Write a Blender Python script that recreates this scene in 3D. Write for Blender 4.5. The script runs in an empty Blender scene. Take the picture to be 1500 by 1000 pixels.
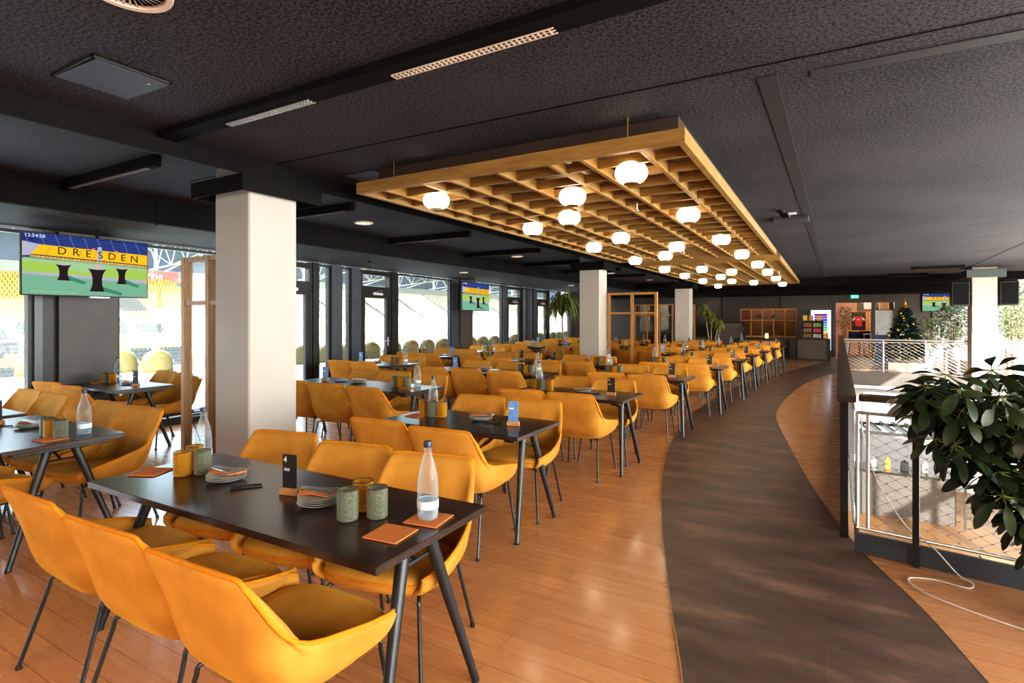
import bpy, math, random
from mathutils import Vector, Matrix, Euler
PI = math.pi
rnd = random.Random(7)
scn = bpy.context.scene
COL = scn.collection
def R(d): return math.radians(d)
ORD = ['first','second','third','fourth','fifth','sixth','seventh','eighth','ninth','tenth','eleventh','twelfth','thirteenth','fourteenth','fifteenth','sixteenth','seventeenth','eighteenth','nineteenth','twentieth','twenty-first','twenty-second','twenty-third','twenty-fourth','twenty-fifth','twenty-sixth','twenty-seventh','twenty-eighth']

# ------------------------------------------------------------ materials
def new_mat(name):
    m = bpy.data.materials.new(name); m.use_nodes = True
    nt = m.node_tree; nt.nodes.clear()
    out = nt.nodes.new('ShaderNodeOutputMaterial')
    return m, nt, out
def N(nt, t, **kw):
    n = nt.nodes.new(t)
    for k, v in kw.items():
        if k in n.inputs.keys(): n.inputs[k].default_value = v
        else: setattr(n, k, v)
    return n
def ramp(nt, fac, stops):
    r = nt.nodes.new('ShaderNodeValToRGB'); cr = r.color_ramp
    while len(cr.elements) < len(stops): cr.elements.new(0.5)
    for e, (p, c) in zip(cr.elements, stops):
        e.position = p; e.color = (c[0], c[1], c[2], 1)
    nt.links.new(fac, r.inputs[0]); return r.outputs[0]
def pm(name, c1, c2=None, scale=8.0, rough=0.5, metal=0.0, bump=0.0, lo=0.35, hi=0.65, sheen=0.0, stretch=None, spec=0.5, detail=4.0, coat=0.0):
    m, nt, out = new_mat(name)
    b = N(nt, 'ShaderNodeBsdfPrincipled')
    b.inputs['Roughness'].default_value = rough; b.inputs['Metallic'].default_value = metal
    b.inputs['Specular IOR Level'].default_value = spec
    if coat: b.inputs['Coat Weight'].default_value = coat; b.inputs['Coat Roughness'].default_value = .15
    if sheen:
        b.inputs['Sheen Weight'].default_value = sheen; b.inputs['Sheen Roughness'].default_value = .4
        b.inputs['Sheen Tint'].default_value = (min(1, c1[0]*1.2), min(1, c1[1]*1.4), c1[2], 1)
    if c2 is None: c2 = tuple(x*.82 for x in c1)
    tc = N(nt, 'ShaderNodeTexCoord')
    nz = N(nt, 'ShaderNodeTexNoise', Scale=scale, Detail=detail)
    if stretch:
        mp = N(nt, 'ShaderNodeMapping'); mp.inputs['Scale'].default_value = stretch
        nt.links.new(tc.outputs['Object'], mp.inputs[0]); nt.links.new(mp.outputs[0], nz.inputs['Vector'])
    else: nt.links.new(tc.outputs['Object'], nz.inputs['Vector'])
    col = ramp(nt, nz.outputs['Fac'], [(lo, c1), (hi, c2)])
    nt.links.new(col, b.inputs['Base Color'])
    if bump:
        bp = N(nt, 'ShaderNodeBump'); bp.inputs['Strength'].default_value = bump; bp.inputs['Distance'].default_value = .01
        nt.links.new(nz.outputs['Fac'], bp.inputs['Height']); nt.links.new(bp.outputs[0], b.inputs['Normal'])
    nt.links.new(b.outputs[0], out.inputs[0]); return m
def emit(name, c, s):
    m, nt, out = new_mat(name)
    e = N(nt, 'ShaderNodeEmission'); e.inputs[0].default_value = (*c, 1); e.inputs[1].default_value = s
    nt.links.new(e.outputs[0], out.inputs[0]); return m
def glass_thin(name, tint=(1,1,1), refl=1.0):
    m, nt, out = new_mat(name)
    t = N(nt, 'ShaderNodeBsdfTransparent'); t.inputs[0].default_value = (*tint, 1)
    g = N(nt, 'ShaderNodeBsdfGlossy', Roughness=0.02)
    f = N(nt, 'ShaderNodeFresnel', IOR=1.35)
    mu = N(nt, 'ShaderNodeMath', operation='MULTIPLY'); mu.inputs[1].default_value = refl
    mx = N(nt, 'ShaderNodeMixShader')
    nt.links.new(f.outputs[0], mu.inputs[0]); nt.links.new(mu.outputs[0], mx.inputs[0])
    nt.links.new(t.outputs[0], mx.inputs[1]); nt.links.new(g.outputs[0], mx.inputs[2])
    nt.links.new(mx.outputs[0], out.inputs[0]); return m
def glass_vessel(name, tint, t=.75, rough=0.05, bump=0.0, body=None):
    """clear or coloured drinking glass: transparent body, bright reflections, a little tinted body colour"""
    m, nt, out = new_mat(name)
    tr = N(nt, 'ShaderNodeBsdfTransparent'); tr.inputs[0].default_value = (*tint, 1)
    pb = N(nt, 'ShaderNodeBsdfPrincipled'); pb.inputs['Base Color'].default_value = (*(body or [x*.9 for x in tint]), 1)
    pb.inputs['Roughness'].default_value = rough; pb.inputs['Coat Weight'].default_value = .5
    lw = N(nt, 'ShaderNodeLayerWeight', Blend=.35)
    mr = N(nt, 'ShaderNodeMapRange'); mr.inputs['To Min'].default_value = 1-t; mr.inputs['To Max'].default_value = min(1, 1-t+.6)
    nt.links.new(lw.outputs['Facing'], mr.inputs['Value'])
    mx = N(nt, 'ShaderNodeMixShader')
    nt.links.new(mr.outputs[0], mx.inputs[0]); nt.links.new(tr.outputs[0], mx.inputs[1]); nt.links.new(pb.outputs[0], mx.inputs[2])
    if bump:
        tc = N(nt, 'ShaderNodeTexCoord'); vo = N(nt, 'ShaderNodeTexVoronoi', Scale=260)
        bp = N(nt, 'ShaderNodeBump'); bp.inputs['Strength'].default_value = bump; bp.inputs['Distance'].default_value = .003
        nt.links.new(tc.outputs['Object'], vo.inputs['Vector']); nt.links.new(vo.outputs[0], bp.inputs['Height']); nt.links.new(bp.outputs[0], pb.inputs['Normal'])
    nt.links.new(mx.outputs[0], out.inputs[0]); return m

def floor_wood():
    m, nt, out = new_mat('oak_plank_floor')
    b = N(nt, 'ShaderNodeBsdfPrincipled', Roughness=.3); b.inputs['Specular IOR Level'].default_value = .6; b.inputs['Coat Weight'].default_value = .35; b.inputs['Coat Roughness'].default_value = .12
    tc = N(nt, 'ShaderNodeTexCoord')
    br = N(nt, 'ShaderNodeTexBrick', Scale=1.0)
    br.inputs['Brick Width'].default_value = 1.35; br.inputs['Row Height'].default_value = .13
    br.inputs['Mortar Size'].default_value = .0016; br.inputs['Mortar Smooth'].default_value = 0.1
    br.inputs['Color1'].default_value = (.62,.275,.11,1); br.inputs['Color2'].default_value = (.55,.235,.088,1)
    br.inputs['Mortar'].default_value = (.20,.075,.025,1); br.offset = .37
    nt.links.new(tc.outputs['Object'], br.inputs['Vector'])
    mp = N(nt, 'ShaderNodeMapping'); mp.inputs['Scale'].default_value = (1.2, 16, 1)
    nz = N(nt, 'ShaderNodeTexNoise', Scale=1.6, Detail=6)
    nt.links.new(tc.outputs['Object'], mp.inputs[0]); nt.links.new(mp.outputs[0], nz.inputs['Vector'])
    g = ramp(nt, nz.outputs['Fac'], [(.3, (.88,.84,.80)), (.52, (1,1,1)), (.75, (1.08,1.06,1.04))])
    mx = N(nt, 'ShaderNodeMixRGB', blend_type='MULTIPLY'); mx.inputs[0].default_value = .8
    nt.links.new(br.outputs['Color'], mx.inputs[1]); nt.links.new(g, mx.inputs[2])
    nt.links.new(mx.outputs[0], b.inputs['Base Color'])
    rr = ramp(nt, nz.outputs['Fac'], [(.2, (.24,)*3), (.8, (.30,)*3)])
    nt.links.new(rr, b.inputs['Roughness'])
    nt.links.new(b.outputs[0], out.inputs[0]); return m
def floor_vinyl():
    m, nt, out = new_mat('dark_vinyl_walkway')
    b = N(nt, 'ShaderNodeBsdfPrincipled', Roughness=.42); b.inputs['Specular IOR Level'].default_value = .4
    tc = N(nt, 'ShaderNodeTexCoord')
    br = N(nt, 'ShaderNodeTexBrick', Scale=1.0)
    br.inputs['Brick Width'].default_value = 1.0; br.inputs['Row Height'].default_value = .5
    br.inputs['Mortar Size'].default_value = .0015
    br.inputs['Color1'].default_value = (.115,.07,.053,1); br.inputs['Color2'].default_value = (.095,.06,.046,1); br.inputs['Mortar'].default_value = (.12,.09,.075,1)
    nt.links.new(tc.outputs['Object'], br.inputs['Vector'])
    mp = N(nt, 'ShaderNodeMapping'); mp.inputs['Scale'].default_value = (.9, 2.6, 1)
    nz = N(nt, 'ShaderNodeTexNoise', Scale=1.7, Detail=9, Roughness=.62)
    nt.links.new(tc.outputs['Object'], mp.inputs[0]); nt.links.new(mp.outputs[0], nz.inputs['Vector'])
    g = ramp(nt, nz.outputs['Fac'], [(.35, (.62,.6,.6)), (.55, (1.15,1.1,1.05)), (.72, (2.3,2.0,1.8))])
    mx = N(nt, 'ShaderNodeMixRGB', blend_type='MULTIPLY'); mx.inputs[0].default_value = 1
    nt.links.new(br.outputs['Color'], mx.inputs[1]); nt.links.new(g, mx.inputs[2])
    nt.links.new(mx.outputs[0], b.inputs['Base Color'])
    nt.links.new(b.outputs[0], out.inputs[0]); return m
def ceiling_mat():
    m, nt, out = new_mat('speckled_acoustic_board')
    b = N(nt, 'ShaderNodeBsdfPrincipled', Roughness=.75); b.inputs['Specular IOR Level'].default_value = .3
    tc = N(nt, 'ShaderNodeTexCoord')
    nz = N(nt, 'ShaderNodeTexNoise', Scale=60, Detail=3, Roughness=.65)
    nz2 = N(nt, 'ShaderNodeTexNoise', Scale=.8, Detail=3)
    nt.links.new(tc.outputs['Object'], nz.inputs['Vector']); nt.links.new(tc.outputs['Object'], nz2.inputs['Vector'])
    ad = N(nt, 'ShaderNodeMath', operation='MULTIPLY_ADD'); ad.inputs[1].default_value = .25; 
    nt.links.new(nz2.outputs['Fac'], ad.inputs[0]); nt.links.new(nz.outputs['Fac'], ad.inputs[2])
    c = ramp(nt, ad.outputs[0], [(.56, (.003,.0028,.003)), (.65, (.048,.044,.047))])
    nt.links.new(c, b.inputs['Base Color']); nt.links.new(b.outputs[0], out.inputs[0]); return m

M = {}
M['wood_floor'] = floor_wood(); M['vinyl'] = floor_vinyl(); M['ceil'] = ceiling_mat()
M['velvet'] = pm('mustard_velvet', (.58,.262,.042), (.39,.16,.02), scale=5.0, rough=.85, sheen=.35, lo=.35, hi=.7, detail=6, spec=.2)
M['velvet_seam'] = pm('velvet_piping', (.62,.22,.01), scale=30, rough=.85, spec=.2)
M['black_steel'] = pm('black_steel', (.012,.013,.015), (.02,.02,.022), scale=20, rough=.38, spec=.5)
M['table_top'] = pm('dark_stone_laminate', (.024,.012,.009), (.050,.028,.021), scale=5, rough=.26, detail=8, spec=.55, coat=.12)
M['table_edge'] = pm('dark_table_edge', (.022,.022,.026), scale=20, rough=.4)
M['orange_wood'] = pm('honey_oak_slat', (.33,.18,.045), (.23,.12,.028), scale=5, rough=.5, stretch=(1,1,6))
M['oak'] = pm('oak_frame', (.42,.20,.06), (.30,.14,.04), scale=6, rough=.45, stretch=(6,6,1))
M['block'] = pm('pale_wood_block', (.52,.25,.11), (.42,.19,.08), scale=30, rough=.55)
M['white_paint'] = pm('white_plaster', (.41,.365,.33), (.385,.345,.31), scale=3, rough=.6)
M['white'] = pm('white_surface', (.66,.66,.65), (.60,.60,.6), scale=4, rough=.45)
M['dark_wall'] = pm('charcoal_wall', (.035,.033,.036), (.042,.04,.043), scale=2, rough=.42, spec=.4)
M['dark_panel'] = pm('dark_smooth_panel', (.055,.036,.028), (.065,.043,.033), scale=2, rough=.3, spec=.5)
M['beam'] = pm('dark_beam', (.009,.008,.008), (.012,.011,.010), scale=2, rough=.85, spec=.06)
M['alu'] = pm('anthracite_frame', (.016,.014,.014), (.021,.019,.018), scale=6, rough=.4, spec=.35)
M['alu_blue'] = pm('cool_grey_frame', (.045,.054,.072), (.055,.066,.088), scale=6, rough=.35)
M['pillar_grey'] = pm('taupe_grey_cladding', (.06,.05,.048), (.072,.06,.056), scale=4, rough=.5)
M['pane'] = glass_thin('window_glass', (.96,.99,.98), .5)
M['pane_tint'] = glass_thin('screen_glass', (.9,.85,.8), .8)
M['bottle'] = glass_vessel('clear_bottle_glass', (.93,.96,.97), .94, .03, 0, (.5,.55,.6))
M['water'] = glass_vessel('water', (.86,.92,.96), .9, .02, 0, (.55,.65,.75))
M['amber'] = glass_vessel('amber_glass', (.93,.60,.05), .66, .08, 1.0, (.62,.33,.012))
M['smoke'] = glass_vessel('grey_green_glass', (.62,.64,.52), .66, .08, 1.0, (.30,.31,.23))
M['rim'] = pm('dark_glass_rim', (.06,.045,.03), scale=30, rough=.15, spec=.8)
M['cap_blue'] = pm('dark_blue_cap', (.02,.03,.07), scale=30, rough=.4)
M['label_white'] = pm('pale_label', (.55,.66,.78), (.75,.8,.85), scale=40, rough=.5)
M['plate'] = pm('speckled_stoneware', (.45,.46,.44), (.55,.55,.52), scale=60, rough=.3)
M['plate_rim'] = pm('stoneware_rim', (.20,.19,.18), scale=60, rough=.35)
M['napkin'] = pm('orange_felt', (.62,.21,.07), (.54,.17,.055), scale=60, rough=.9, spec=.1)
M['steel'] = pm('cutlery_steel', (.5,.48,.46), (.6,.58,.56), scale=30, rough=.38, metal=1)
M['steel_bright'] = pm('brushed_steel', (.62,.63,.63), (.7,.7,.7), scale=30, rough=.35, metal=.8)
M['black_card'] = pm('black_card', (.018,.014,.014), scale=20, rough=.5)
M['blue_card'] = pm('blue_card', (.10,.2,.48), (.16,.28,.55), scale=30, rough=.5)
M['ink_white'] = pm('white_print', (.8,.8,.78), scale=30, rough=.6)
M['ink_black'] = pm('black_print', (.015,.015,.018), scale=30, rough=.6)
M['black_plastic'] = pm('black_plastic', (.010,.010,.011), scale=20, rough=.4, spec=.3)
M['lamp_glass'] = emit('opal_lamp_glow', (1.0,.80,.56), 11.0)
M['brass'] = pm('brass', (.45,.28,.10), scale=20, rough=.35, metal=.9)
M['leaf_dark'] = pm('umbrella_leaf', (.010,.024,.010), (.028,.040,.012), scale=14, rough=.32, spec=.5)
M['leaf_vein'] = pm('leaf_green_light', (.12,.14,.03), scale=20, rough=.45)
M['leaf_drac'] = pm('strap_leaf', (.10,.13,.025), (.19,.20,.04), scale=8, rough=.4)
M['leaf_fig'] = pm('small_fig_leaf', (.10,.15,.07), (.22,.27,.12), scale=8, rough=.45)
M['bark'] = pm('pale_bark', (.30,.22,.14), (.22,.15,.09), scale=15, rough=.8, stretch=(4,4,1))
M['fir'] = pm('fir_needles', (.018,.05,.038), (.035,.075,.05), scale=20, rough=.6)
M['snow'] = pm('frosted_tips', (.6,.66,.66), scale=20, rough=.8)
M['gold'] = pm('gold_bauble', (.75,.38,.05), scale=20, rough=.25, metal=.7)
M['concrete'] = pm('pale_concrete', (.33,.335,.36), (.29,.295,.32), scale=3, rough=.7)
M['deck'] = pm('terrace_deck', (.60,.62,.70), (.55,.57,.64), scale=2, rough=.55)
M['seat_yellow'] = pm('stadium_yellow', (.44,.305,.075), (.40,.27,.06), scale=.7, rough=.5)
M['seat_black'] = pm('stadium_dark_seat', (.03,.03,.035), scale=2, rough=.5)
M['terrace_chair'] = pm('faded_yellow_shell', (.105,.085,.026), (.085,.07,.022), scale=9, rough=.4)
M['seat_glare'] = pm('stadium_glare_seat', (.88,.82,.66), (.82,.76,.6), scale=.7, rough=.5)  # glare over the far seating, put into a whitened seat colour
M['truss'] = pm('white_truss', (.75,.77,.8), scale=1, rough=.5)
M['roof'] = pm('grey_roof_sheet', (.10,.12,.15), (.08,.1,.13), scale=.3, rough=.6)
M['pitch'] = pm('pitch_grass', (.12,.3,.06), (.2,.4,.1), scale=.2, rough=.9)
M['banner'] = pm('pale_red_banner', (.62,.16,.16), (.56,.12,.13), scale=.4, rough=.6)
M['counter_front'] = pm('grey_wood_front', (.085,.062,.058), (.055,.042,.04), scale=4, rough=.5, stretch=(1,1,9))
M['counter_top'] = pm('black_worktop', (.012,.01,.01), scale=8, rough=.3)
M['brown_wall'] = pm('warm_brown_wall', (.10,.05,.025), (.14,.07,.03), scale=2, rough=.6)
M['beige_wall'] = pm('warm_beige_wall', (.48,.30,.21), (.44,.27,.19), scale=1, rough=.7)
M['frosted'] = pm('frosted_glass', (.35,.40,.48), (.45,.5,.57), scale=3, rough=.4)
M['lower_floor'] = pm('lower_wood_floor', (.27,.13,.05), (.22,.10,.035), scale=4, rough=.4, stretch=(.4,4,1))
M['blue'] = pm('blue_board', (.03,.08,.25), scale=8, rough=.5)
M['red'] = pm('red_cloth', (.55,.03,.04), scale=20, rough=.8)
M['yellow_print'] = pm('yellow_print', (.75,.45,.03), scale=20, rough=.6)
M['grille_white'] = pm('white_grille', (.72,.60,.50), scale=10, rough=.5)
M['dark_grille'] = pm('dark_grille', (.006,.006,.006), scale=10, rough=.8, spec=.12)
M['panel_blue'] = pm('ceiling_access_panel', (.030,.030,.040), (.036,.035,.046), scale=3, rough=.5)
M['strip'] = pm('ceiling_joint_strip', (.017,.0165,.016), scale=3, rough=.6)
M['soil'] = pm('dark_soil', (.03,.02,.012), scale=40, rough=.95)
M['cable'] = pm('white_cable', (.75,.73,.7), scale=20, rough=.5)
M['facade'] = pm('white_lower_wall', (.40,.41,.43), scale=1, rough=.6)
M['teal_dark'] = pm('dark_teal_cladding', (.035,.05,.052), scale=4, rough=.5)
M['handrail'] = pm('dark_oiled_handrail', (.085,.06,.04), (.055,.042,.032), scale=5, rough=.25, stretch=(1,6,1), spec=.5)

# ------------------------------------------------------------ mesh builder
class MB:
    def __init__(s): s.v = []; s.f = []; s.m = []; s.mi = 0
    def add(s, vs, fs):
        o = len(s.v); s.v += [tuple(p) for p in vs]
        for f in fs: s.f.append(tuple(i+o for i in f)); s.m.append(s.mi)
        return s
    def box(s, c, d, rz=0, rx=0, ry=0):
        hx, hy, hz = d[0]/2, d[1]/2, d[2]/2
        vs = [(-hx,-hy,-hz),(hx,-hy,-hz),(hx,hy,-hz),(-hx,hy,-hz),(-hx,-hy,hz),(hx,-hy,hz),(hx,hy,hz),(-hx,hy,hz)]
        if rz or rx or ry:
            e = Euler((rx, ry, rz)).to_matrix(); vs = [e @ Vector(p) for p in vs]
        vs = [(p[0]+c[0], p[1]+c[1], p[2]+c[2]) for p in vs]
        return s.add(vs, [(0,3,2,1),(4,5,6,7),(0,1,5,4),(1,2,6,5),(2,3,7,6),(3,0,4,7)])
    def bb(s, x0, x1, y0, y1, z0, z1): return s.box(((x0+x1)/2,(y0+y1)/2,(z0+z1)/2), (abs(x1-x0),abs(y1-y0),abs(z1-z0)))
    def rbox(s, c, d, b=.01, rz=0):
        """box with chamfered edges"""
        hx, hy, hz = d[0]/2, d[1]/2, d[2]/2; b = min(b, hx*.9, hy*.9, hz*.9)
        rings = [(-hz, b), (-hz+b, 0), (hz-b, 0), (hz, b)]; vs = []
        for z, i in rings:
            x, y = hx-i, hy-i
            vs += [(-x+b,-y,z),(x-b,-y,z),(x,-y+b,z),(x,y-b,z),(x-b,y,z),(-x+b,y,z),(-x,y-b,z),(-x,-y+b,z)]
        fs = []
        for k in range(3):
            for j in range(8): fs.append((k*8+j, k*8+(j+1)%8, k*8+8+(j+1)%8, k*8+8+j))
        fs.append(tuple(range(7,-1,-1))); fs.append(tuple(range(24,32)))
        ca, sa = math.cos(rz), math.sin(rz)
        vs = [(p[0]*ca-p[1]*sa+c[0], p[0]*sa+p[1]*ca+c[1], p[2]+c[2]) for p in vs]
        return s.add(vs, fs)
    def tube(s, pts, r, n=8, caps=True, r1=None):
        pts = [Vector(p) for p in pts]; L = len(pts); vs = []; fs = []
        up = None
        for i, p in enumerate(pts):
            t = (pts[min(i+1, L-1)] - pts[max(i-1, 0)])
            if t.length < 1e-9: t = Vector((0,0,1))
            t.normalize()
            if up is None:
                up = Vector((0,0,1)) if abs(t.z) < .95 else Vector((1,0,0))
            a = t.cross(up)
            if a.length < 1e-6: a = t.orthogonal()
            a.normalize(); bb = a.cross(t).normalized(); up = bb
            rr = r if r1 is None else r + (r1-r)*i/(L-1)
            for k in range(n):
                an = 2*PI*k/n; q = p + a*(math.cos(an)*rr) + bb*(math.sin(an)*rr); vs.append(q)
        for i in range(L-1):
            for k in range(n): fs.append((i*n+k, i*n+(k+1)%n, (i+1)*n+(k+1)%n, (i+1)*n+k))
        if caps: fs.append(tuple(range(n-1,-1,-1))); fs.append(tuple(range((L-1)*n, L*n)))
        return s.add(vs, fs)
    def lathe(s, prof, n=20, c=(0,0,0), sx=1, sy=1):
        vs = []; fs = []
        for r, z in prof:
            for k in range(n):
                a = 2*PI*k/n; vs.append((c[0]+r*math.cos(a)*sx, c[1]+r*math.sin(a)*sy, c[2]+z))
        for i in range(len(prof)-1):
            for k in range(n): fs.append((i*n+k, i*n+(k+1)%n, (i+1)*n+(k+1)%n, (i+1)*n+k))
        if prof[0][0] > 1e-4: fs.append(tuple(range(n-1,-1,-1)))
        if prof[-1][0] > 1e-4: fs.append(tuple(range((len(prof)-1)*n, len(prof)*n)))
        return s.add(vs, fs)
    def poly(s, pts, z0, z1):
        """vertical prism from a CCW outline"""
        n = len(pts); vs = [(p[0],p[1],z0) for p in pts] + [(p[0],p[1],z1) for p in pts]
        fs = [tuple(range(n-1,-1,-1)), tuple(range(n, 2*n))] + [(i,(i+1)%n,n+(i+1)%n,n+i) for i in range(n)]
        return s.add(vs, fs)
    def build(s, name, mat, parent=None, smooth=False, ang=35):
        me = bpy.data.meshes.new(name); me.from_pydata(s.v, [], s.f); me.validate()
        mats = mat if isinstance(mat, (list, tuple)) else [mat]
        for m in mats: me.materials.append(M[m] if isinstance(m, str) else m)
        if len(mats) > 1:
            for p, k in zip(me.polygons, s.m): p.material_index = k
        if smooth:
            me.polygons.foreach_set('use_smooth', [True]*len(me.polygons))
            try: me.set_sharp_from_angle(angle=R(ang))
            except Exception: pass
        me.update()
        o = bpy.data.objects.new(name, me); COL.objects.link(o)
        if parent is not None: o.parent = parent
        return o
def tag(o, label, cat, group=None):
    o['label'] = label; o['category'] = cat
    if group: o['group'] = group
    return o
def thing(name, label, cat, loc=(0,0,0), rz=0, group=None):
    o = bpy.data.objects.new(name, None); COL.objects.link(o); o.location = loc; o.rotation_euler = (0,0,rz)
    o.empty_display_size = .1
    return tag(o, label, cat, group)
def struct(mb, name, mat, smooth=False):
    o = mb.build(name, mat, None, smooth); o['kind'] = 'structure'; return o
def sempty(name):
    o = bpy.data.objects.new(name, None); COL.objects.link(o); o['kind'] = 'structure'; return o
CH = {}
def kids(o): return CH.setdefault(o.name, list(o.children))
def dup(o, loc, rz, label, group=None, parts=True):
    def rec(src, par):
        c = src.copy(); COL.objects.link(c)
        if par is not None: c.parent = par
        if parts:
            for k in kids(src): rec(k, c)
        return c
    r = rec(o, None); r.location = loc; r.rotation_euler = (0,0,rz); r['label'] = label
    if group: r['group'] = group
    return r
def text(body, size, mat, parent, loc, rot, align='CENTER', name='lettering', ext=.0008):
    cu = bpy.data.curves.new(name, 'FONT'); cu.body = body; cu.size = size; cu.align_x = align; cu.align_y = 'CENTER'; cu.extrude = ext
    cu.resolution_u = 3
    cu.materials.append(M[mat] if isinstance(mat, str) else mat)
    o = bpy.data.objects.new(name, cu); COL.objects.link(o); o.location = loc; o.rotation_euler = rot
    if parent is not None: o.parent = parent
    return o
def cr(p0, p1, p2, p3, t):
    return 0.5*((2*p1) + (p2-p0)*t + (2*p0-5*p1+4*p2-p3)*t*t + (3*p1-p0-3*p2+p3)*t*t*t)
def crpath(pts, k=6):
    P = [Vector(p) for p in pts]; out = []
    for i in range(len(P)-1):
        a = P[max(i-1,0)]; b = P[i]; c = P[i+1]; d = P[min(i+2,len(P)-1)]
        for j in range(k): out.append(cr(a,b,c,d,j/k))
    out.append(P[-1]); return out

# ------------------------------------------------------------ camera
CAMH = 1.57
cam_d = bpy.data.cameras.new('camera'); cam = bpy.data.objects.new('camera', cam_d); COL.objects.link(cam)
cam.location = (0,0,CAMH); cam.rotation_euler = (PI/2, 0, R(30))
cam_d.sensor_width = 36; cam_d.lens = 36*800/1500; cam_d.shift_y = -35/1500; cam_d.clip_end = 600; cam_d.clip_start = .05
scn.camera = cam

# ------------------------------------------------------------ room shell
CZ = 2.9
def winx(y): return -8.05 - .07*y
YB = 25.3
def railx(y): return .13 + .016*(y-4.35)
FAC = 5.4
def raily(x): return 4.35 - .17*(x-.13)
YG = 18.95
# floor with the atrium opening cut out: three slabs that share edges
mb = MB()
mb.poly([(winx(-4)-.3,-4),(FAC,-4),(FAC,raily(FAC)),(railx(4.35),4.35),(railx(YG),YG),(FAC,YG),(9,YG),(9,34),(winx(30)-.3,34)][:4] + [(railx(YG),YG),(winx(YG)-.3,YG)], -.35, 0)
mb.poly([(winx(YG)-.3,YG),(9,YG),(9,YB+6),(winx(30)-.3,YB+6)], -.35, 0)
struct(mb, 'floor', 'wood_floor')
# dark curved walkway
wl = [(-.20,.9),(-.36,1.7),(-.54,2.4),(-.71,2.92),(-.91,3.56),(-1.12,4.27),(-1.40,5.36),(-1.69,6.86),(-1.89,8.91),(-1.89,10.99),(-1.71,13.97),(-1.05,17.52),(-.04,22.3),(.55,25.3),(.8,27.5)]
wr = [(1.0,.9),(.85,2.1),(.60,3.06),(.44,3.67),(.18,4.43),(-.09,5.64),(-.36,7.23),(-.63,8.99),(-.72,9.96),(-.70,11.68),(-.45,14.69),(.05,17.5),(.45,19.0),(1.05,20.3),(1.5,22.2),(1.45,25.3),(1.4,27.5)]
L_ = [p for p in crpath([(a,b,0) for a,b in wl], 8)]; R_ = [p for p in crpath([(a,b,0) for a,b in wr], 8)]
mb = MB()
outl = [(p.x,p.y) for p in R_] + [(p.x,p.y) for p in reversed(L_)]
# strip faces
n = 120
def samp(path, t):
    f = t*(len(path)-1); i = min(int(f), len(path)-2); return path[i].lerp(path[i+1], f-i)
vs = []; fs = []
for i in range(n+1):
    a = samp(L_, i/n); b = samp(R_, i/n); vs += [(a.x,a.y,.004),(b.x,b.y,.004)]
for i in range(n): fs.append((2*i,2*i+1,2*i+3,2*i+2))
mb.add(vs, fs); struct(mb, 'floor_walkway', 'vinyl')
for nm, P in (('trim_1', L_), ('trim_2', R_)):
    mb = MB(); Q = [samp(P, i/150) for i in range(151)]; vs = []; fs = []
    for i, p in enumerate(Q):
        t = (Q[min(i+1,150)]-Q[max(i-1,0)]).normalized(); nn = Vector((-t.y,t.x,0))*.0028
        vs += [(p.x-nn.x,p.y-nn.y,.006),(p.x+nn.x,p.y+nn.y,.006)]
    for i in range(150): fs.append((2*i,2*i+1,2*i+3,2*i+2))
    mb.add(vs, fs); struct(mb, nm, 'block')
# ceiling and its joints
mb = MB(); mb.poly([(winx(-4)-.2,-4),(FAC+.05,-4),(FAC+.05,YB+.1),(winx(YB)-.2,YB+.1)],CZ,CZ+.25); struct(mb, 'ceiling', 'ceil')
mb = MB()
mb.box((-.9,3.14,CZ-.001),(9.0,.012,.006), R(1.2)); struct(mb, 'trim_3', 'dark_grille')
mb = MB(); mb.box((-.17,11.9,CZ-.002),(.10,17.2,.006), R(-.8)); struct(mb, 'trim_4', 'strip')
mb = MB(); mb.box((2.62,3.45,CZ-.002),(5.4,.10,.006), R(1.2)); struct(mb, 'trim_5', 'strip')
mb = MB(); mb.box((3.1,15.0,CZ-.001),(.02,9,.006), R(-2)); struct(mb, 'trim_6', 'dark_grille')
# window-side soffit and downstand beams
mb = MB(); mb.poly([(winx(-4)-.2,-4),(-6.58,-4),(-6.58,YB),(winx(YB)-.2,YB)],2.64,CZ-.002); struct(mb, 'ceiling_soffit', 'ceil')
mb = MB(); mb.bb(-6.58,-6.5,-4,YB,2.625,CZ); struct(mb, 'trim_7', 'beam')
for y in (3.3, 11.0, 18.7):
    mb = MB(); mb.bb(-6.50,-6.494,y-.01,y+.01,2.6,CZ); struct(mb, 'trim_8', 'dark_grille')
mb = MB(); mb.bb(-4.165,-4.135,-4,YB,2.755,CZ-.001); struct(mb, 'trim_9', 'beam')
# far bulkheads under the ceiling
mb = MB(); mb.bb(-9.8,5.4,20.9,21.2,2.68,CZ); struct(mb, 'trim_10', 'beam')
mb = MB(); mb.bb(-9.8,5.4,YB-1.6,YB,2.47,CZ); struct(mb, 'trim_11', 'beam')
mb = MB(); mb.tube([(-4,22.2,2.75),(4.6,22.2,2.75)], .09, 12); struct(mb, 'trim_12', 'beam', True)
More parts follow.
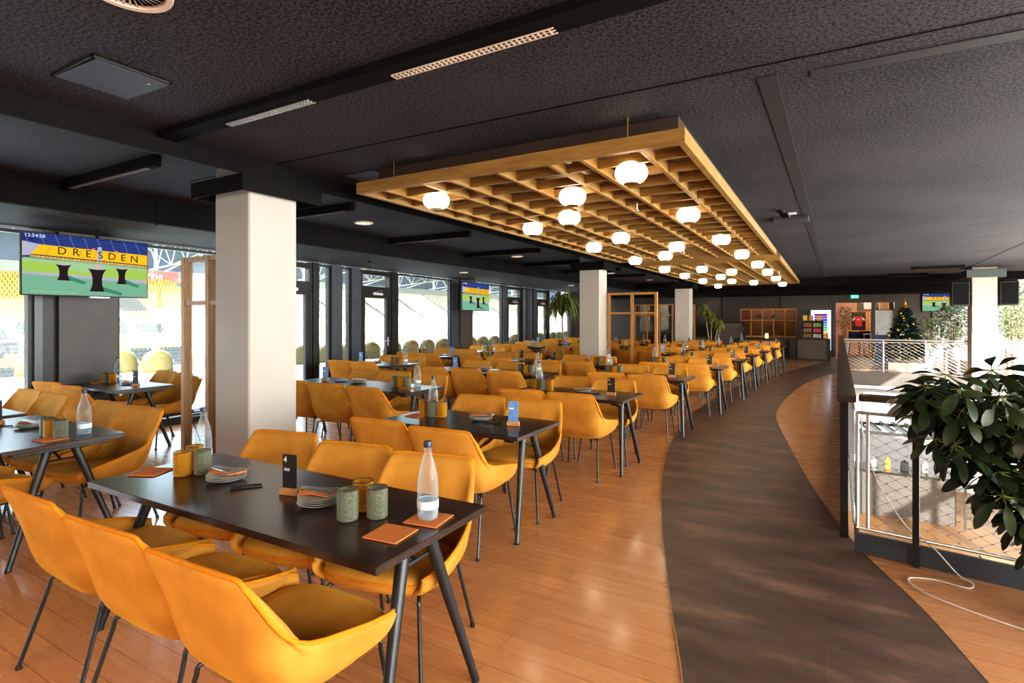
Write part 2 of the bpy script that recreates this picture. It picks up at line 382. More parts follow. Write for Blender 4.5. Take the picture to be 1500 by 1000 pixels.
# back wall with its opening
mb = MB()
mb.bb(-10.2, -3.25, YB, YB+.2, 0, 2.5); mb.bb(-3.25,-1.05,YB,YB+.2,0,.7); mb.bb(-3.25,-1.05,YB,YB+.2,1.95,2.5)
mb.bb(-1.05, .2, YB, YB+.2, 0, 2.5); mb.bb(.2,2.3,YB,YB+.2,2.22,2.5); mb.bb(2.3, 9, YB, YB+.2, 0, 2.9)
struct(mb, 'wall_back', 'dark_wall')
mb = MB(); mb.bb(3.37,5.4,YB-.02,YB-.002,0,2.47); struct(mb,'wall_back_sunlit',pm('blue_grey_sunlit_wall',(.13,.14,.16),scale=2,rough=.5))  # blue-grey wall right of the joint, lightened to carry the strong sunlight
mb = MB(); mb.box((3.35,YB-.012,1.25),(.03,.02,2.5)); mb.box((-2.0+.3,YB-.012,2.2),(.02,.02,.5)); mb.box((-4.0,YB-.012,1.25),(.03,.02,2.5)); struct(mb, 'trim_13', 'dark_grille')
mb = MB(); mb.bb(-3.4,-.9,YB+1.6,YB+1.7,0,2.5); mb.bb(-3.45,-3.35,YB+.2,YB+1.6,0,2.5); mb.bb(-1,-.9,YB+.2,YB+1.6,0,2.5); struct(mb, 'wall_niche', 'brown_wall')
mb = MB(); mb.bb(-.6,5,YB+4.6,YB+4.7,0,2.6); mb.bb(.05,.1,YB+.2,YB+4.6,0,2.6); struct(mb, 'wall_corridor', 'beige_wall')
mb = MB(); mb.bb(-3.5,9,YB+.2,YB+5,2.5,2.6); struct(mb, 'ceiling_corridor', 'white_paint')
mb = MB(); mb.bb(-10,FAC,-4.2,-4,0,CZ); struct(mb, 'wall_rear', 'dark_wall')
mb = MB(); mb.bb(-5.4,-5.3,22.9,YB,0,2.47); struct(mb, 'wall_bar', 'dark_wall')

# white columns
def column(x, y, w, h, name, cap, capmat='beam'):
    mb = MB(); mb.rbox((x,y,h/2),(w,w,h),.012); o = struct(mb, name, 'white_paint')
    c = MB(); x0,x1,y0,y1,z0,z1 = cap; t = .02
    c.bb(x0,x1,y0,y0+t,z0,z1); c.bb(x0,x1,y1-t,y1,z0,z1); c.bb(x0,x0+t,y0+t,y1-t,z0,z1); c.bb(x1-t,x1,y0+t,y1-t,z0,z1)
    c.bb(x0+t,x1-t,y0+t,y1-t,z0+.08,z1)
    cc = c.build('column_collar', capmat, o); return o
column(-4.48,3.13,.484,2.9,'column',(-4.87,-4.13,2.76,3.56,2.62,2.754))
column(-4.44,11.25,.46,2.9,'column.001',(-4.82,-4.05,10.87,11.62,2.58,2.754))
column(-4.17,18.75,.48,2.9,'column.002',(-4.55,-3.8,18.4,19.1,2.52,2.754))
column(3.57,18.85,.52,2.9,'column.003',(3.18,3.98,18.45,19.25,2.62,2.82),'teal_dark')

# ------------------------------------------------------------ window wall
def wp(y, off=0): return (winx(y)+off, y)
WA = math.atan(.07)
wseg = [0]
def wbox(mb, y0, y1, z0, z1, d=.09, off=0):
    ym = (y0+y1)/2; mb.box((winx(ym)+off, ym, (z0+z1)/2), (d, (y1-y0)/math.cos(WA), z1-z0), WA)
def window(y0, y1, z0=.12, z1=2.6):
    wseg[0] += 1; k = wseg[0]
    f = MB(); wbox(f,y0,y0+.05,z0,z1); wbox(f,y1-.05,y1,z0,z1); wbox(f,y0+.05,y1-.05,z0,z0+.05); wbox(f,y0+.05,y1-.05,z1-.04,z1)
    root = struct(f, 'window_%d' % k, 'alu')
    p = MB(); wbox(p,y0+.05,y1-.05,z0+.05,z1-.04,.012); p.build('pane','pane',root)
    return root
dseg = [0]
def door(y0, y1, hinge=1):
    dseg[0] += 1
    f = MB(); wbox(f,y0,y0+.07,0,2.6,.12); wbox(f,y1-.07,y1,0,2.6,.12); wbox(f,y0+.07,y1-.07,2.50,2.6,.12); wbox(f,y0+.07,y1-.07,2.13,2.25,.12); wbox(f,y0+.07,y1-.07,0,.04,.12)
    root = struct(f,'door_%d' % dseg[0],'alu')
    t = MB(); wbox(t,y0+.07,y1-.07,2.25,2.5,.012); t.build('transom_pane','pane',root)
    l = MB(); a,b = y0+.07,y1-.07
    wbox(l,a,a+.09,.04,2.13,.07,.02); wbox(l,b-.09,b,.04,2.13,.07,.02); wbox(l,a+.09,b-.09,.04,.16,.07,.02); wbox(l,a+.09,b-.09,2.0,2.13,.07,.02)
    leaf = l.build('door_leaf','alu',root)
    p = MB(); wbox(p,a+.09,b-.09,.16,2.0,.012,.02); p.build('pane','pane',leaf)
    hy = b-.045 if hinge > 0 else a+.045
    h = MB(); x = winx(hy)
    h.tube([(x+.05,hy,1.05),(x+.10,hy,1.05),(x+.10,hy-.12*hinge,1.05)],.01,6); h.box((x+.06,hy,1.03),(.01,.035,.2))
    h.build('door_handle','steel_bright',leaf)
    c = MB(); c.box((winx((a+b)/2)+.09,(a+b)/2,2.09),(.06,.3,.05)); c.tube([(winx(a+.3)+.1,a+.3,2.12),(winx(a+.6)+.1,a+.6,2.17)],.008,6)
    c.build('door_closer','steel_bright',leaf)
def mullion(y0, y1, mat='alu', d=.16, z1=2.62):
    m = MB(); wbox(m,y0,y1,0,z1,d); struct(m,'window_post',mat)
def pillar(y0, y1):
    m = MB(); ym=(y0+y1)/2; m.box((winx(ym)+.02,ym,1.31),(.24,y1-y0,2.62),WA); struct(m,'wall_pillar','pillar_grey')
def bay(o):
    """one repeat of the facade starting at a clad pillar"""
    pillar(o, o+.66)
    window(o+.68, o+2.72)
    mullion(o+2.72, o+3.0,'alu_blue'); door(o+3.0,o+4.1,-1)
    mullion(o+4.1, o+4.24)
    window(o+4.24,o+4.58); mullion(o+4.58,o+4.86,'alu_blue'); window(o+4.86,o+5.14); mullion(o+5.14,o+5.42,'alu_blue')
    door(o+5.42,o+6.45,1); mullion(o+6.45,o+6.66)
    window(o+6.68,o+9.02); mullion(o+9.02,o+9.34,'alu_blue')
mullion(-.1,0); window(-4,-.1); window(0,2.78); mullion(2.78,2.86,'alu_blue'); mullion(2.86,3.0)
bay(3.0); bay(12.36)
pillar(21.72,22.4); window(22.42,24.6); mullion(24.6,25.4)
m = MB(); wbox(m,-4,YB,0,.1,.14); struct(m,'baseboard_left','alu')

# ------------------------------------------------------------ dining chairs
def make_chair():
    half = [  # bottom, low, mid, top ; right side from centre back to arm tip
        [(0,-.17,.402),(0,-.24,.50),(0,-.288,.67),(0,-.345,.838)],
        [(.13,-.17,.402),(.155,-.238,.50),(.16,-.286,.67),(.165,-.343,.838)],
        [(.195,-.155,.402),(.232,-.205,.50),(.233,-.262,.67),(.226,-.337,.831)],
        [(.220,-.125,.402),(.262,-.165,.49),(.260,-.222,.65),(.250,-.318,.788)],
        [(.232,-.07,.402),(.283,-.09,.465),(.290,-.13,.535),(.283,-.195,.605)],
        [(.240,.04,.403),(.292,.04,.450),(.310,.03,.505),(.318,-.0,.553)],
        [(.242,.17,.408),(.285,.17,.440),(.305,.178,.480),(.316,.175,.518)],
        [(.220,.265,.42),(.250,.280,.440),(.262,.288,.460),(.264,.285,.485)]]
    cols = [[(-p[0],p[1],p[2]) for p in c] for c in reversed(half[1:])] + half
    C = [[Vector(p) for p in c] for c in cols]
    nu, nv, ku, kv = len(C), 4, 4, 4
    S = []
    for i in range(nu-1):
        for a in range(ku if i < nu-2 else ku+1):
            t = a/ku; col = []
            cc = [cr(C[max(i-1,0)][j], C[i][j], C[i+1][j], C[min(i+2,nu-1)][j], t) for j in range(nv)]
            for j in range(nv-1):
                for b in range(kv if j < nv-2 else kv+1):
                    col.append(cr(cc[max(j-1,0)], cc[j], cc[j+1], cc[min(j+2,nv-1)], b/kv))
            S.append(col)
    nU, nV = len(S), len(S[0]); T = .028
    vo = []; vi = []
    for i in range(nU):
        for j in range(nV):
            du = S[min(i+1,nU-1)][j]-S[max(i-1,0)][j]; dv = S[i][min(j+1,nV-1)]-S[i][max(j-1,0)]
            nrm = du.cross(dv); nrm.normalize()
            e = 1.0 if 0 < j < nV-1 and 0 < i < nU-1 else .45
            vo.append(S[i][j] + nrm*T*.5*e); vi.append(S[i][j] - nrm*T*.5*e)
    mb = MB(); fs = []; K = nU*nV
    for i in range(nU-1):
        for j in range(nV-1):
            a,b,c,d = i*nV+j,(i+1)*nV+j,(i+1)*nV+j+1,i*nV+j+1
            fs.append((a,b,c,d)); fs.append((K+d,K+c,K+b,K+a))
    for i in range(nU-1):
        a,b = i*nV,(i+1)*nV; fs.append((a,K+a,K+b,b)); a,b = i*nV+nV-1,(i+1)*nV+nV-1; fs.append((a,b,K+b,K+a))
    for j in range(nV-1):
        a,b = j,j+1; fs.append((a,b,K+b,K+a)); a,b = (nU-1)*nV+j,(nU-1)*nV+j+1; fs.append((a,K+a,K+b,b))
    mb.add(vo+vi, fs)
    root = thing('dining_chair','x','chair')
    mb.build('shell','velvet',root,True,80)
    # piping follows the top edge of the shell
    p = MB(); p.tube([S[i][nV-1]+Vector((0,0,.002)) for i in range(nU)], .0085, 6); p.build('piping','velvet_seam',root,True,80)
    # padded seat
    s = MB(); n = 36; vs=[]; fs=[]
    rings = [(.80,.392),(.96,.398),(1.0,.418),(1.01,.44),(.99,.458),(.93,.47),(.7,.478),(.35,.482)]
    for sc, z in rings:
        for k in range(n):
            a = 2*PI*k/n; ca, sa = math.cos(a), math.sin(a); e = .55
            x = .272*math.copysign(abs(ca)**e,ca)*sc; y = .245*math.copysign(abs(sa)**e,sa)*sc
            y2 = y+.055; dip = -.012*max(0, 1-(x*x+y*y)/.05) if z > .46 else 0
            tilt = .012*(y/.245)
            vs.append((x*(1-.10*max(0,-y/.245)), y2, z+dip+tilt))
    for i in range(len(rings)-1):
        for k in range(n): fs.append((i*n+k,i*n+(k+1)%n,(i+1)*n+(k+1)%n,(i+1)*n+k))
    fs.append(tuple(range(n-1,-1,-1))); fs.append(tuple(range((len(rings)-1)*n,len(rings)*n)))
    s.add(vs, fs); seat = s.build('seat','velvet',root,True,80)
    sp = MB(); sp.tube([vs[3*n+k] for k in range(n)]+[vs[3*n]], .006, 6); sp.build('seat_piping','velvet_seam',seat,True,80)
    # steel underframe and four bent legs
    fr = MB()
    for sx in (-1,1): fr.tube([(.20*sx,-.14,.378),(.21*sx,.21,.384)],.009,8)
    fr.tube([(-.2,-.10,.378),(.2,-.10,.378)],.009,8); fr.tube([(-.205,.17,.382),(.205,.17,.382)],.009,8)
    fr.build('underframe','black_steel',root,True)
    for sx in (-1,1):
        for sy in (-1,1):
            l = MB()
            top = (.205*sx, -.12 if sy<0 else .19, .378)
            kn = (.225*sx, -.165 if sy<0 else .235, .372)
            ft = (.262*sx, -.275 if sy<0 else .285, .012)
            mid = tuple(kn[i]+(ft[i]-kn[i])*.08 - (.0 if i<2 else .0) for i in range(3))
            l.tube(crpath([top,kn,mid],4)+[Vector(ft)],.009,8)
            l.lathe([(.012,0),(.013,.004),(.0115,.018)],8,(ft[0],ft[1],0))
            l.build('leg','black_steel',root,True)
    return root
CHAIR0 = make_chair(); chair_used = [False]; CG = 'mustard velvet dining chairs'
def place_chair(x, y, rz, label):
    if not chair_used[0]:
        chair_used[0] = True; CHAIR0.location = (x,y,0); CHAIR0.rotation_euler = (0,0,rz); CHAIR0['label'] = label; CHAIR0['group'] = CG; kids(CHAIR0)
        for k in CHAIR0.children: kids(k)
        return CHAIR0
    return dup(CHAIR0,(x,y,0),rz,label,CG)

# ------------------------------------------------------------ dining tables
TCACHE = {}
def make_table(L, W, loc, rz, label):
    key = round(L,2)
    if key in TCACHE: return dup(TCACHE[key], loc, rz, label, 'dark dining tables')
    root = thing('dining_table', label, 'table', loc, rz, 'dark dining tables')
    t = MB(); t.rbox((0,0,.735),(L,W,.03),.003); t.build('tabletop',['table_top'],root)
    f = MB()
    for sx in (-1,1): f.rbox((sx*(L/2-.11),0,.704),(.09,W-.14,.03),.004)
    for sy in (-1,1): f.box((0,sy*.16,.704),(L-.4,.04,.028))
    f.build('table_frame','black_steel',root)
    for sx in (-1,1):
        b = MB(); b.tube([(sx*(L/2-.11),.12,.62),(sx*(L/2-.11),-.12,.62)],.008,6); b.tube([(sx*(L/2-.11),0,.62),(sx*(L/2-.34),0,.695)],.008,6); b.build('brace','black_steel',root,True)
        for sy in (-1,1):
            l = MB(); l.tube([(sx*(L/2-.11),sy*.075,.70),(sx*(L/2-.03),sy*(W/2-.04),.008)],.027,14,True,.017)
            l.lathe([(.018,0),(.018,.008)],10,(sx*(L/2-.03),sy*(W/2-.04),0)); l.build('table_leg','black_steel',root,True)
    TCACHE[key] = root; kids(root)
    return root

# ------------------------------------------------------------ tableware
TZ = .751
def make_bottle():
    r = thing('water_bottle','x','bottle')
    pr = [(.036,0),(.041,.006),(.043,.03),(.043,.125),(.041,.16),(.034,.20),(.024,.236),(.0165,.26),(.015,.267),(.015,.292)]
    b = MB(); b.lathe(pr,20); b.build('bottle_body','bottle',r,True,60)
    w = MB(); w.lathe([(.034,.004),(.038,.010),(.040,.03),(.040,.075)],16); w.build('water','water',r,True,60)
    c = MB(); c.lathe([(.0165,.288),(.0172,.291),(.0172,.308),(.0155,.312)],14); c.build('bottle_cap','cap_blue',r,True)
    l = MB(); l.lathe([(.0436,.045),(.0438,.047),(.0438,.075),(.0436,.077)],20); 
    l.f = l.f[:-2]; l.m = l.m[:-2]; l.build('bottle_label','label_white',r,True)
    return r
def make_tumbler(kind):
    r = thing('drinking_glass','x','glass')
    b = MB(); pr = [(.036,0),(.041,.004)]
    for k in range(16): pr += [(.0430,.010+.0068*k),(.0405,.0134+.0068*k)]
    pr += [(.0425,.122),(.039,.122),(.038,.012),(.0,.011)]
    b.lathe(pr,20); b.build('glass_body',kind,r,True,18)
    t = MB(); t.tube([(.0408*math.cos(2*PI*k/20),.0408*math.sin(2*PI*k/20),.1235) for k in range(21)],.0024,6,False); t.build('rim','rim',r,True)
    return r
def make_plate():
    b = MB(); b.lathe([(.0,.001),(.045,.0),(.050,.001),(.07,.007),(.092,.0165),(.0935,.0175),(.0915,.0185),(.07,.0095),(.05,.005),(.0,.004)],28)
    o = b.build('side_plate','plate',None,True,60); return tag(o,'x','plate')
def make_napkin():
    b = MB(); b.rbox((0,0,.003),(.15,.15,.005),.001); return tag(b.build('felt_coaster','napkin'),'x','coaster')
def make_fold():
    b = MB(); b.rbox((0,0,.003),(.17,.07,.006),.002); b.rbox((.008,.004,.0075),(.15,.06,.003),.001); return tag(b.build('folded_napkin','napkin'),'x','napkin')
def make_knife():
    b = MB()
    b.add([(-.10,-.006,0),(.0,-.005,0),(.0,.005,0),(-.10,.006,0),(-.10,-.006,.006),(.0,-.004,.005),(.0,.004,.005),(-.10,.006,.006)],[(0,3,2,1),(4,5,6,7),(0,1,5,4),(1,2,6,5),(2,3,7,6),(3,0,4,7)])
    b.add([(.0,-.005,.001),(.04,-.010,.001),(.09,-.009,.001),(.105,.002,.001),(.0,.005,.001),(.0,-.005,.004),(.04,-.010,.004),(.09,-.009,.004),(.105,.002,.004),(.0,.005,.004)],
          [(4,3,2,1,0),(5,6,7,8,9),(0,1,6,5),(1,2,7,6),(2,3,8,7),(3,4,9,8),(4,0,5,9)])
    return tag(b.build('table_knife','steel'),'x','knife')
def make_fork():
    b = MB()
    b.add([(-.10,-.006,0),(.03,-.003,0),(.03,.003,0),(-.10,.006,0),(-.10,-.006,.005),(.03,-.003,.004),(.03,.003,.004),(-.10,.006,.005)],[(0,3,2,1),(4,5,6,7),(0,1,5,4),(1,2,6,5),(2,3,7,6),(3,0,4,7)])
    b.add([(.03,-.003,.001),(.05,-.011,.001),(.06,-.011,.001),(.06,.011,.001),(.05,.011,.001),(.03,.003,.001),(.03,-.003,.004),(.05,-.011,.004),(.06,-.011,.004),(.06,.011,.004),(.05,.011,.004),(.03,.003,.004)],
          [(5,4,3,2,1,0),(6,7,8,9,10,11)]+[(i,(i+1)%6,6+(i+1)%6,6+i) for i in range(6)])
    for k in range(4): b.box((.08,-.009+.006*k,.0025),(.042,.003,.0025))
    return tag(b.build('table_fork','steel'),'x','fork')
def make_pen():
    b = MB(); b.tube([(-.068,0,.006),(-.06,0,.006),(.05,0,.006),(.066,0,.006),(.072,0,.006)],.0055,8); b.box((.03,0,.0125),(.04,.003,.002))
    r = thing('pen','x','pen'); o = b.build('pen_body','black_plastic',r,True)
    c = MB(); c.tube([(.066,0,.006),(.076,0,.006)],.0035,8); c.build('pen_tip','steel',r,True); return r
def make_sign(kind):
    r = thing('table_sign','x','table sign')
    b = MB()
    for sx in (-1,1): b.rbox((sx*.0285,0,.0165),(.038,.035,.033),.002) if 0 else None
    b.rbox((0,-.0105,.0165),(.095,.014,.033),.002); b.rbox((0,.0105,.0165),(.095,.014,.033),.002); b.bb(-.0475,.0475,-.0035,.0035,.001,.010)
    b.build('sign_block','block',r)
    c = MB(); c.box((0,0,.098),(.078,.003,.176)); card = c.build('sign_card','black_card' if kind=='black' else 'blue_card',r)
    if kind == 'black':
        text('4',.040,'ink_white',card,(-.024,-.0022,.160),(PI/2,0,0),'CENTER','sign_number',.0002)
        l = MB(); l.box((-.015,-.002,.116),(.030,.001,.013)); l.build('sign_print',pm('grey_print',(.42,.38,.36),scale=300,rough=.6),card)
    else:
        l = MB(); l.box((-.012,-.002,.13),(.035,.001,.012)); l.build('sign_print','ink_white',card)
    return r
PROTO = {'bottle':make_bottle(),'amber':make_tumbler('amber'),'smoke':make_tumbler('smoke'),'plate':make_plate(),'coaster':make_napkin(),'fold':make_fold(),'knife':make_knife(),'fork':make_fork(),'pen':make_pen(),'black':make_sign('black'),'blue':make_sign('blue')}
used = set(); GRP = {'bottle':'water bottles','amber':'ribbed drinking glasses','smoke':'ribbed drinking glasses','plate':'stacked side plates','coaster':'orange felt coasters','fold':'folded orange napkins','knife':'table knives','fork':'table forks','pen':'black pens','black':'table signs','blue':'table signs'}
for v in PROTO.values():
    kids(v)
    for k in v.children: kids(k)
def put(kind, x, y, z, rz, label):
    p = PROTO[kind]
    if kind not in used:
        used.add(kind); p.location = (x,y,z); p.rotation_euler = (0,0,rz); p['label'] = label; p['group'] = GRP[kind]; return p
    return dup(p,(x,y,z),rz,label,GRP[kind])
def plates(x, y, n, nf, nk, where, rz0=0, which=''):
    posn = {1:['only'],2:['lower','upper'],3:['lowest','middle','topmost'],4:['lowest','second lowest','second highest','topmost']}[n]
    for k in range(n): put('plate', x+rnd.uniform(-.003,.003), y+rnd.uniform(-.003,.003), TZ+.0085*k, rnd.uniform(0,6), '%s grey stoneware plate in the %sstack on %s' % (posn[k], which, where))
    z = TZ+.0085*(n-1)+.0190
    wh = ['lower','upper'] if nf == 2 else ['single']
    for k in range(nf): put('fold', x-.012+.02*k, y+.012-.022*k, z+.0095*k, rz0+R(18-22*k), '%s folded orange napkin on the %splates of %s' % (wh[k], which, where))
    zz = z + .0095*nf + .0005
    for k in range(nk):
        kd = 'fork' if k % 2 == 0 else 'knife'
        put(kd, x+.004*k, y+.024-.018*k, zz, rz0+R(14-6*k), 'steel %s, %s from far side, on %splates of %s' % (kd, ORD[k], which, where))

def far_stack(x, y, where):
    for k, w in enumerate(('lower','upper')): put('plate', x, y, TZ+.0085*k, 0, '%s grey stoneware plate of the pair on %s' % (w, where))
    put('fold', x, y, TZ+.0285, R(20), 'folded orange napkin on the plates of %s' % where)
def dress(x0, x1, y0, where, lod, flip, two=False, sgn='black', rz=0):
    """lay a table: x0..x1, y0 near edge"""
    L = x1-x0
    def X(u): return x0+L*(1-u if flip else u)
    def Y(v): return y0+.68*v
    tx = X(.2)
    put('coaster', X(.12), Y(.45), TZ, R(rnd.uniform(-6,6)), 'orange felt coaster beside the glasses on %s' % where)
    put('bottle', X(.13), Y(.74), TZ, rnd.uniform(0,6), 'clear water bottle with blue cap standing on %s' % where)
    kinds = ['amber','smoke','amber'] if flip ^ (lod==1) else ['smoke','amber','smoke']
    for k,(dx,dy) in enumerate(((-.092,0),(.0,-.012),(.090,.008))):
        nm = {'amber':'amber','smoke':'grey'}[kinds[k]]
        put(kinds[k], tx+dx+.02, Y(.52)+dy, TZ, 0, 'ribbed %s glass, %s of three in a row, on %s' % (nm, ['first','second','third'][k], where))
    if lod == 1: plates(X(.56), Y(.6), 3, 1, 3, where)
    else: far_stack(X(.56), Y(.6), where)
    put('pen', X(.68), Y(.5), TZ, R(rnd.uniform(20,50)), 'black pen lying on %s' % where)
    put(sgn, X(.82), Y(.5), TZ, R(rnd.uniform(6,22)), '%s card in wooden block on %s' % (sgn, where))
def seat_table(x0, x1, y0, where, near, far, lod=2, flip=False, sgn='black', dressit=True):
    W = .68
    make_table(x1-x0, W, ((x0+x1)/2, y0+W/2, 0), 0, 'dark rectangular table with black A-frame legs, %s' % where)
    for side, xs in (('camera side',near),('far side',far)):
        for i, x in enumerate(xs):
            fl = side == 'far side'
            y = y0-.03 if not fl else y0+W+.03
            lab = 'mustard chair, %s, %s from walkway, at %s' % (side, ORD[len(xs)-1-i], where)
            place_chair(x+rnd.uniform(-.015,.015), y+rnd.uniform(-.025,.025), (PI if fl else 0)+R(rnd.uniform(1,11)), lab)
    if dressit: dress(x0,x1,y0,where,lod,flip,sgn=sgn)
# front table, laid by hand from the photo
W1_ = 'the front table'
make_table(1.92,.68,(-2.245,1.655,0),R(.8),'large dark rectangular table at the front, with the number 4 sign')
for i,(x,y,r) in enumerate(((-2.87,1.29,-1),(-2.24,1.275,-3),(-1.655,1.265,-2))): place_chair(x,y,R(-r),'mustard chair with its back to the camera, %s from walkway, at front table' % ORD[2-i])
for i,(x,y,r) in enumerate(((-2.92,1.96,12),(-2.30,1.95,11),(-1.76,1.98,12))): place_chair(x,y,PI+R(r),'mustard chair facing the camera, %s from walkway, at front table' % ORD[2-i])
put('bottle',-1.405,1.75,TZ+.006,.6,'clear water bottle with blue cap on a felt coaster at walkway end of front table')
put('coaster',-1.40,1.75,TZ,R(8),'orange felt coaster under the water bottle at walkway end of the front table')
put('bottle',-3.05,1.80,TZ,2,'clear water bottle behind the two glasses at window end of the front table')
put('coaster',-3.10,1.55,TZ,R(24),'orange felt coaster at window end of the front table')
put('coaster',-1.43,1.56,TZ,R(6),'orange felt coaster lying bare at the walkway corner of the front table')
put('amber',-2.90,1.60,TZ,0,'amber ribbed glass at window end of the front table')
put('smoke',-2.84,1.67,TZ,0,'grey ribbed glass beside the amber one at window end of the front table')
put('amber',-2.97,1.705,TZ,0,'amber ribbed glass between bottle and grey glass at window end of front table')
put('smoke',-1.685,1.585,TZ,0,'grey ribbed glass, window side of the trio at walkway end of front table')
put('smoke',-1.60,1.665,TZ,0,'grey ribbed glass, walkway side of the trio at walkway end of front table')
put('amber',-1.715,1.70,TZ,0,'amber ribbed glass behind two grey ones at walkway end of front table')
plates(-2.62,1.665,3,2,4,W1_,R(0),'window side ')
plates(-1.93,1.655,4,2,4,W1_,R(8),'walkway side ')
put('pen',-2.43,1.64,TZ,R(52),'black pen on the front table between plates and number sign')
put('black',-2.155,1.675,TZ,R(12),'black card numbered 4 in wooden block on the front table')
# the row of tables along the walkway
T = [(-3.12,-1.83,3.25),(-3.08,-1.73,5.17),(-2.98,-1.60,7.25),(-2.86,-1.46,9.25),(-2.76,-1.34,11.05),(-2.70,-1.31,12.75),(-2.62,-1.22,14.35),(-2.53,-1.12,15.9),(-2.44,-1.03,17.4)]
for i,(a,b,y) in enumerate(T):
    wh = '%s table along the walkway' % ORD[i+1]
    c = (a+b)/2
    seat_table(a,b,y,wh,[c-.33,c+.25],[c-.30,c+.27],1 if i<2 else 2,False,'blue' if i==0 else 'black')
# the middle block
MID = [(-5.78,-4.34,1.32,'table left of the front table',None,None),(-5.98,-3.96,4.56,'long table behind the white column',[-5.50,-4.87,-4.24],[-5.98+.45,-5.0,-4.40]),(-5.5,-3.48,6.75,'second long middle table',[-5.08,-4.48,-3.88],[-5.15,-4.5,-3.85]),
       (-4.62,-3.2,8.75,'third middle table',None,None),(-4.40,-3.06,12.35,'middle table beyond the second column',None,None),(-4.45,-3.0,14.1,'middle table after the oak screen',None,None),(-4.35,-2.86,15.75,'sixth middle table',None,None),(-4.0,-2.75,17.3,'last middle table',None,None)]
for i,(a,b,y,wh,nr,fr_) in enumerate(MID):
    c = (a+b)/2; s = (b-a)*.20
    seat_table(a,b,y,wh,nr or [c-s,c+s],fr_ or [c-s,c+s],1 if i<3 else 2,i in (0,1,2,3,5,7),'blue' if i in (1,2,4) else 'black')
INN = [(-6.3,-4.9,8.95,'first inner table'),(-6.35,-5.05,13.2,'second inner table past the palm'),(-6.3,-5.0,15.0,'third inner table past the palm'),(-6.2,-4.95,16.8,'fourth inner table past the palm')]
for i,(a,b,y,wh) in enumerate(INN):
    c = (a+b)/2; seat_table(a,b,y,wh,[c-.3,c+.3],[c-.3,c+.3],2,bool(i%2),'blue' if i%2 else 'black')
WIN = [(-8.06,-6.93,3.05,'table below the big screen'),(-7.65,-6.32,6.95,'first table by the doors'),(-8.05,-6.72,9.15,'table by the wide window'),(-8.15,-6.85,10.75,'table at the second grey pillar'),(-8.2,-6.95,13.3,'table under the second screen'),(-8.4,-7.1,15.5,'window table before the far doors'),(-8.5,-7.2,17.4,'last window table')]
for i,(a,b,y,wh) in enumerate(WIN):
    c = (a+b)/2
    seat_table(a,b,y,wh,[c-(.20 if i==0 else .29),c+(.38 if i==0 else .27)],[c-.27,c+.30],1 if i==0 else 2,i in (1,3,5),'black' if i in (0,3) else 'blue')
seat_table(-7.35,-5.95,1.3,'table at the big window',[-6.95,-6.35],[-6.95,-6.35],2,True)

# ------------------------------------------------------------ ceiling lattices with globe lamps
BX = [-.79,-1.06,-1.49,-1.74,-2.18,-2.63,-2.88,-3.32,-3.57]
def lattice(y0, y1, label, sx0=0):
    r = thing('ceiling_lattice', label, 'ceiling lattice', (-2.18,(y0+y1)/2,2.66), 0, 'slatted ceiling lattices')
    cx, cy = -2.18, (y0+y1)/2; h = .085
    f = MB()
    for x in (BX[0],BX[-1]): f.bb(x-cx-.022,x-cx+.022,y0-cy,y1-cy,0,h+.01)
    for y in (y0,y1): f.bb(BX[-1]-cx+.022,BX[0]-cx-.022,y-cy-(0 if y==y0 else .045),y-cy+(.045 if y==y0 else 0),0,h+.01)
    f.build('outer_frame','orange_wood',r)
    for x in BX[1:-1]:
        b = MB(); b.bb(x-cx-.016,x-cx+.016,y0-cy+.046,y1-cy-.046,.004,h); b.build('long_bar','orange_wood',r)
    nb = int(round((y1-y0)/.36)); 
    for k in range(1,nb):
        y = y0+(y1-y0)*k/nb-cy; b = MB()
        xs = sorted(BX)
        b.bb(xs[0]-cx+.023,xs[-1]-cx-.023,y-.014,y+.014,.012,h-.006); b.build('cross_bar','orange_wood',r)
    for x in (-3.2,-1.15):
        for y in (y0+.05,y1-.05):
            w = MB(); w.tube([(x-cx,y-cy,h),(x-cx,y-cy,.24)],.005,6); w.build('hanger','brass',r)
    return r
lattice(3.48,10.55,'honey oak slatted lattice with globe lamps, near one over the first tables')
lattice(11.45,19.7,'honey oak slatted lattice with globe lamps, far one beyond the near lattice')
for i,(a,b,nm) in enumerate(((3.66,10.3,'near'),(11.7,19.4,'far'))):
    mb = MB(); mb.bb(-3.5,-.85,a,b,2.775,CZ-.001); o = mb.build('ceiling_panel','dark_panel'); tag(o,'dark smooth ceiling panel above the %s oak lattice'%nm,'ceiling panel','dark panels over the lattices')
mb = MB(); mb.bb(-3.9,-3.52,3.62,4.0,CZ-.012,CZ-.001); tag(mb.build('access_panel','panel_blue'),'small flush access panel beside the near oak lattice','access panel')
LAMP0 = None
def make_lamp():
    r = thing('globe_lamp','x','lamp')
    g = MB(); pr = []
    for k in range(13):
        a = PI*k/12; pr.append((max(.0,.118*max(0,math.sin(a))**.62), -.078*math.cos(a)))
    g.lathe(pr,20); g.build('lamp_shade','lamp_glass',r,True)
    c = MB(); c.lathe([(.06,.072),(.06,.085),(.02,.095),(.012,.13)],16); c.build('lamp_cap','brass',r,True)
    b = MB(); b.lathe([(.055,-.080),(.055,-.072)],16); b.build('lamp_base_ring','brass',r,True)
    w = MB(); w.tube([(0,0,.13),(0,0,.20)],.006,6); w.build('cord','black_plastic',r)
    return r
LAMP0 = make_lamp(); kids(LAMP0)
lamps1 = [(-1.24,3.89),(-1.93,4.40),(-3.05,3.92),(-2.36,5.30),(-3.03,5.74),(-1.24,5.78),(-2.38,7.02),(-3.05,7.75),(-1.24,7.80),(-1.95,8.3),(-2.40,9.40),(-1.24,9.84),(-3.08,9.9)]
